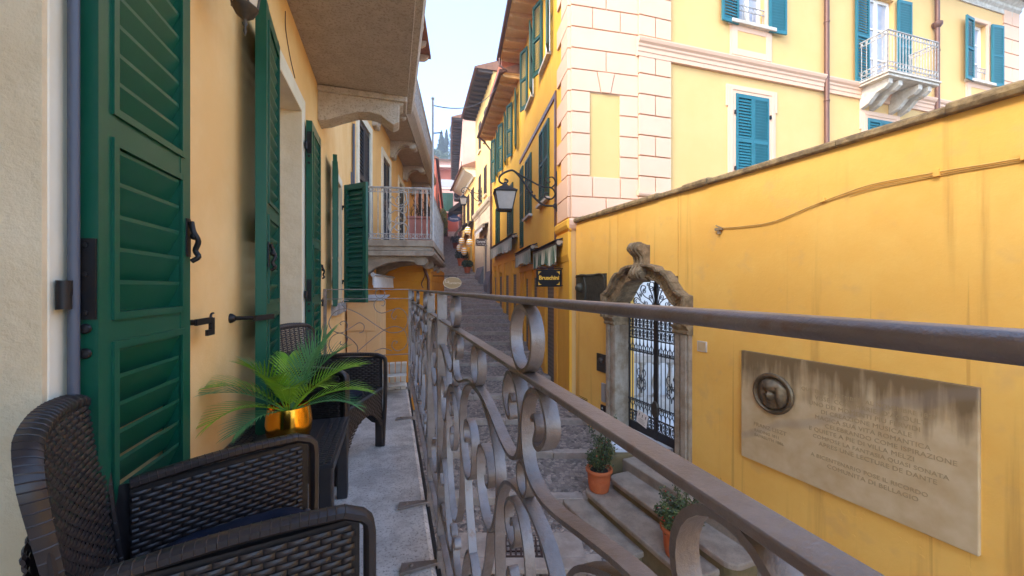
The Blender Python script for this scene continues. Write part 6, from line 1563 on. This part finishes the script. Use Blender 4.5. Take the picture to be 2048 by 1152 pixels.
# dark sign on the cream house
c = Vector((-1.88, 23.6, 2.75)); sg_, fr = plate_sign('hanging_sign', 'small brown hanging sign with white lettering on the cream stone ground floor', c, (1, .12), .66, .42, MAT['brown_shut'])
stext(fr, sg_, 'Carama', .17, .0, MAT['sign_white'], bold=.004); stext(fr, sg_, 'Since 1968', .095, -.13, MAT['sign_white'])
b = MB(fr)
for sx in (-1, 1):
    for sz in (-1, 1): b.prism([(sx * .29, sz * .17), (sx * .22, sz * .17), (sx * .27, sz * .14), (sx * .29, sz * .11)], 'd', .0185, .022)
b.build('corner_ornament', MAT['sign_white'], sg_)
b = MB(fr); b.tube([(-.3, 0, .22), (.62, 0, .22)], .014, 6); b.tube([(.3, 0, -.2), (.62, 0, -.2)], .014, 6); b.build('bracket', MAT['black_iron'], sg_)
# blue oval sign
c = Vector((-5.40, 36.3, 6.45)); sg_, fr = plate_sign('oval_sign', 'dark blue scalloped oval sign high over the steps near the top', c, (1, .12), 1.15, .60, MAT['sign_blue'], 'oval')
stext(fr, sg_, 'Terrazza', .22, -.07, MAT['sign_white'], bold=.006)
b = MB(fr); b.prism([(-.25, .27), (.25, .27), (.18, .36), (0, .41), (-.18, .36)], 'd', -.018, .018); b.build('crown_board', MAT['sign_blue'], sg_)
b = MB(fr); b.tube([(-.4, 0, .45), (.95, 0, .45)], .02, 6); b.build('bracket', MAT['black_iron'], sg_)

def lantern(name, label, wall_pt, out, L_, sc, zl, plain=False):
    """street lantern on a scrolled wrought iron arm"""
    t_ = thing(name, label, 'street lamp', (wall_pt[0], wall_pt[1], wall_pt[2] - 1))
    fr = Frame(wall_pt, out, 1)            # s = away from the wall
    b = MB(fr); I = MAT['black_iron']
    b.tube(spline([(0, 0, -.80), (.25 * L_, 0, -.78), (.45 * L_, 0, -.55), (.62 * L_, 0, -.20), (.80 * L_, 0, .08), (.94 * L_, 0, .06), (1.06 * L_, 0, -.06), (1.07 * L_, 0, -.20), (.98 * L_, 0, -.26), (.92 * L_, 0, -.18), (.97 * L_, 0, -.13)], 6), .020 * sc + .006, 8)
    b.tube(spline([(.80 * L_, 0, .08), (.55 * L_, 0, -.12), (.28 * L_, 0, -.30), (.10 * L_, 0, -.33), (.03 * L_, 0, -.48), (.10 * L_, 0, -.62), (.22 * L_, 0, -.58), (.22 * L_, 0, -.47), (.15 * L_, 0, -.48)], 6), .016 * sc + .005, 7)
    b.tube(spline([(.10 * L_, 0, -.33), (.02 * L_, 0, -.20), (.08 * L_, 0, -.05), (.20 * L_, 0, -.10), (.18 * L_, 0, -.20), (.12 * L_, 0, -.17)], 6), .014 * sc + .004, 7)
    for q in (.42, .47, .36): b.ball((q * L_, 0, -.55 + (q - .42) * 2), .035, 8)
    b.box(-.02, .02, -.03, .03, -.95, .10); b.lathe((.03, 0, -.80), [(.0, -.03), (.07, -.02), (.07, .02), (.0, .03)], 14, 1)
    b.build('bracket_arm', I, t_, smooth=60)
    s = .97 * L_
    b = MB(fr); b.tube([(s, 0, -.26), (s, 0, zl + .05)], .008, 6); b.tube(circle((0, 0), 0, 1) and [(s + .025 * math.cos(a), 0, zl + .13 + .03 * math.sin(a)) for a in [math.pi * i / 5 for i in range(10)]], .007, 5, True); b.build('chain', I, t_)
    wt_, wb = .27 * sc, .175 * sc; zt, zb = zl - .20 * sc, zl - .66 * sc
    def sq(w_, z): return [(s + w_, w_, z), (s + w_, -w_, z), (s - w_, -w_, z), (s - w_, w_, z)]
    b = MB(fr); b.add(sq(wt_ * .96, zt) + sq(wb * .96, zb), [(0, 1, 5, 4), (1, 2, 6, 5), (2, 3, 7, 6), (3, 0, 4, 7)]); b.build('glass', MAT['lamp_glass'], t_)
    b = MB(fr)
    for p, q in zip(sq(wt_, zt), sq(wb, zb)): b.tube([p, q], .014 * sc, 6)
    b.tube(sq(wt_, zt), .018 * sc, 6, True); b.tube(sq(wb, zb), .016 * sc, 6, True)
    o = sq(wt_ * 1.12, zt + .01) + sq(wt_ * .28, zl - .03) + sq(wt_ * .16, zl + .03)
    b.add(o, [(0, 1, 5, 4), (1, 2, 6, 5), (2, 3, 7, 6), (3, 0, 4, 7), (4, 5, 9, 8), (5, 6, 10, 9), (6, 7, 11, 10), (7, 4, 8, 11), (8, 9, 10, 11), (0, 1, 2, 3)])
    b.ball((s, 0, zl + .05), .035 * sc, 10); b.build('lantern_frame', I, t_, smooth=20)
lantern('street_lantern', 'big square iron lantern on a scrolled arm beside the villa corner', (1.17, 10.22, 2.95), (-1, -.10), 1.40, 1.0, -.28)
lantern('street_lantern', 'smaller pale lantern on an arm from the butter yellow house up the steps', (-2.02, 26.0, 6.6), (-1, -.1), 1.25, .95, -.45)
# paper lanterns
PLS = [(28.9, .55, 3.9, 'highest'), (28.7, .45, 3.0, 'lowest, beside the stone clad wall'), (30.6, .75, 3.3, 'upper, hanging over the steps'), (31.2, .85, 2.85, 'lower, hanging furthest up the steps'), (30.2, .62, 2.5, 'lowest, hanging by the shop door')]
for i, (Y, d, z, w_) in enumerate(PLS):
    fr = DFr; s = (Y - 28.8) * 1.035
    b = MB(fr); b.lathe((s, d, z), [(.02, 0), (.14, .05), (.22, .18), (.24, .32), (.22, .46), (.14, .58), (.02, .62)], 16); b.tube([(s, d, z + .6), (s, d, z + 1.1)], .01, 5)
    b.build('paper_lantern', MAT['yellowlantern'], None, 'yellow and white paper lantern, ' + w_, 'lantern', 'striped paper lanterns', smooth=60)
# planters going up the steps
def planter(label, X, Y, r, h, seed):
    random.seed(seed); z = gz(Y) + .02
    t_ = thing('street_planter', label, 'potted plant', (X, Y, z), group='planters going up the steps')
    b = MB(); b.lathe((X, Y, z), [(r * .7, 0), (r * .95, h * .8), (r * 1.1, h * .85), (r * 1.1, h), (r * .9, h), (.02, h * .9)], 20); b.build('pot', MAT['terracotta'], t_, smooth=40)
    b = MB(); b.tube([(X, Y, z + h * .8), (X, Y, z + h + r)], .03, 6); b.build('stem', MAT['bark'], t_)
    b = MB(); b.leaves((X, Y, z + h + r * .9), (r * 1.7, r * 1.7, r * 1.2), 500, .07); b.build('foliage', MAT['shrub'], t_, recalc=False)
planter('bushy green plant in a big terracotta pot up the steps by the shops', -4.05, 31.5, .36, .6, 1)
planter('small plant in a terracotta pot a few steps below the bushy one', -3.30, 28.8, .26, .42, 2)
planter('dark plant in a pot near the top of the steps under the pink house', -6.0, 42, .4, .6, 3)
# air conditioner and canopy on the pink house
ac = thing('air_conditioner', 'white air conditioner box high on the tall pink house', 'air conditioner', tuple(EFr.P(1.6, .3, 8.4)))
b = MB(EFr); b.box(1.0, 2.2, .15, .75, 8.3, 9.1); b.build('case', MAT['ac'], ac, bevel=.03)
b = MB(EFr); b.lathe((1.6, .75, 8.7), [(.3, 0), (.3, .02), (.26, .03), (.05, .03), (.001, .04)], 20, 1); b.lathe((.99, .45, 8.7), [(.3, -.02), (.28, 0)], 20, 0); b.build('fan_grille', MAT['dark_door'], ac)
cn = thing('dark_canopy', 'dark canopy roof sticking out below the air conditioner', 'canopy', tuple(EFr.P(2, .5, 7)))
b = MB(EFr); b.prism([(0, 8.2), (1.2, 7.2), (1.3, 6.9), (1.2, 6.85), (0, 7.7)], 's', .5, 4.5); b.build('roof_sheet', MAT['eave_dark'], cn)
b = MB(EFr); b.box(.6, .75, 0, 1.1, 6.9, 7.1); b.box(4.2, 4.35, 0, 1.1, 6.9, 7.1); b.build('support', MAT['eave_dark'], cn)
# vines spilling from a garden at the top left
random.seed(21)
vn = thing('hanging_vine', 'yellow green vine hanging over the coral wall near the top of the steps', 'vine', tuple(LH2.P(14, .4, 7)))
b = MB(LH2)
for k in range(9): b.leaves((11 + k * .9, .35, 8.4 - .35 * abs(k - 4) * .4), (.7, .5, 1.2), 90, .16)
b.build('foliage', MAT['vine'], vn, recalc=False)
b = MB(LH2); b.tube([(14, .05, 5), (14, .2, 8), (15, .4, 9)], .06, 5); b.tube([(13, .3, 9), (18, .3, 9.1)], .04, 5); b.build('stem', MAT['bark'], vn)

# ------------------------------------------------------------------ hill and trees
def hz(x, y):
    return 3 + max(0, (y - 62)) * .40 + 4 * math.sin(x * .05 + 1) + 2.5 * math.sin(y * .08 + x * .11)
b = MB(); b.grid(lambda u, v: (-130 + 220 * u, 62 + 190 * v, hz(-130 + 220 * u, 62 + 190 * v) - (8 if v == 0 else 0)), 40, 34); b.build('hill', MAT['hill_soil'], kind='structure', smooth=180)
random.seed(31); b = MB()
for _ in range(430):
    x = random.uniform(-75, 20); y = random.uniform(78, 190); r = random.uniform(2.0, 4.2)
    b.leaves((x, y, hz(x, y) + r * .7), (r, r, r * .8), 42, .75, .7, .55)
b.build('hillside_woods', MAT['hill_leaf'], kind='stuff', recalc=False)
def crown_px(px, py, Y): return Vector(((px - 1024) / 780 * Y, Y, (576 - py) / 780 * Y))
def cypress(label, px, ytop, Y, h, r, seed, cone=False):
    random.seed(seed); p = crown_px(px, ytop, Y); zb = p.z - h
    t_ = thing('cypress_tree', label, 'tree', (p.x, Y, zb))
    b = MB(); b.tube([(p.x, Y, zb - 3), (p.x, Y, zb + h * .5), (p.x, Y, zb + h * .95)], [.35, .22, .05], 7); b.build('trunk', MAT['bark'], t_)
    b = MB()
    for k in range(34):
        q = k / 33; rr_ = r * (math.sin(min(1, (q * 1.0 + .10)) * math.pi) ** .5 if not cone else (1.05 - q) ** .85) * random.uniform(.85, 1.12)
        if not cone: rr_ = r * min(1, (1.02 - q) * 2.2) ** .6 * min(1, .5 + q * 3) * random.uniform(.85, 1.1)
        for _ in range(3):
            a = random.random() * 6.28
            b.leaves((p.x + math.cos(a) * rr_ * .3, Y + math.sin(a) * rr_ * .3, zb + h * (.04 + .95 * q)), (rr_ * .8, rr_ * .8, h * .05), 46, .26, .5, .5)
    b.build('crown', MAT['cypress'], t_, recalc=False)
cypress('tallest columnar dark cypress beside the pink house on the hill', 906, 240, 120, 12.5, 1.25, 1)
cypress('slim cypress standing between the tallest cypress and the conical one', 893, 261, 118, 8.0, .65, 2)
cypress('broad conical cypress left of the slim one on the hill', 883, 264, 112, 8.6, 1.9, 3, True)
random.seed(8)
for lab, px, yt, Y, r in (('round hazy green tree left of the conical cypress', 868, 284, 115, 3.2), ('low pale green tree under the three cypresses', 896, 302, 108, 3.0), ('low spreading tree below the conical cypress beside the houses', 878, 312, 104, 2.8)):
    p = crown_px(px, yt, Y)
    t_ = thing('hill_tree', lab, 'tree', (p.x, Y, p.z - 2 * r))
    b = MB(); b.tube([(p.x, Y, p.z - 2.6 * r), (p.x + .2, Y, p.z - r)], [.3, .15], 7); b.build('trunk', MAT['bark'], t_)
    b = MB()
    for _ in range(16):
        o = Vector((random.gauss(0, .5), random.gauss(0, .5), random.gauss(0, .4))) * r
        b.leaves((p.x + o.x, Y + o.y, p.z - r + o.z * .8), (r * .5, r * .5, r * .42), 60, .34, .6, .4)
    b.build('crown', MAT['hill_leaf'], t_, recalc=False)

# ------------------------------------------------------------------ air
hzb = MB(); hzb.box(-150, 110, -60, 270, -7.4, 92)
hm = bpy.data.materials.new('thin haze'); hm.use_nodes = True; hm.node_tree.nodes.clear()
ho = hm.node_tree.nodes.new('ShaderNodeOutputMaterial'); hv = hm.node_tree.nodes.new('ShaderNodeVolumePrincipled')
hv.inputs['Color'].default_value = (.9, .95, 1, 1); hv.inputs['Density'].default_value = .0026; hv.inputs['Anisotropy'].default_value = .2
hm.node_tree.links.new(hv.outputs[0], ho.inputs['Volume'])
hzb.build('haze', hm, kind='stuff')
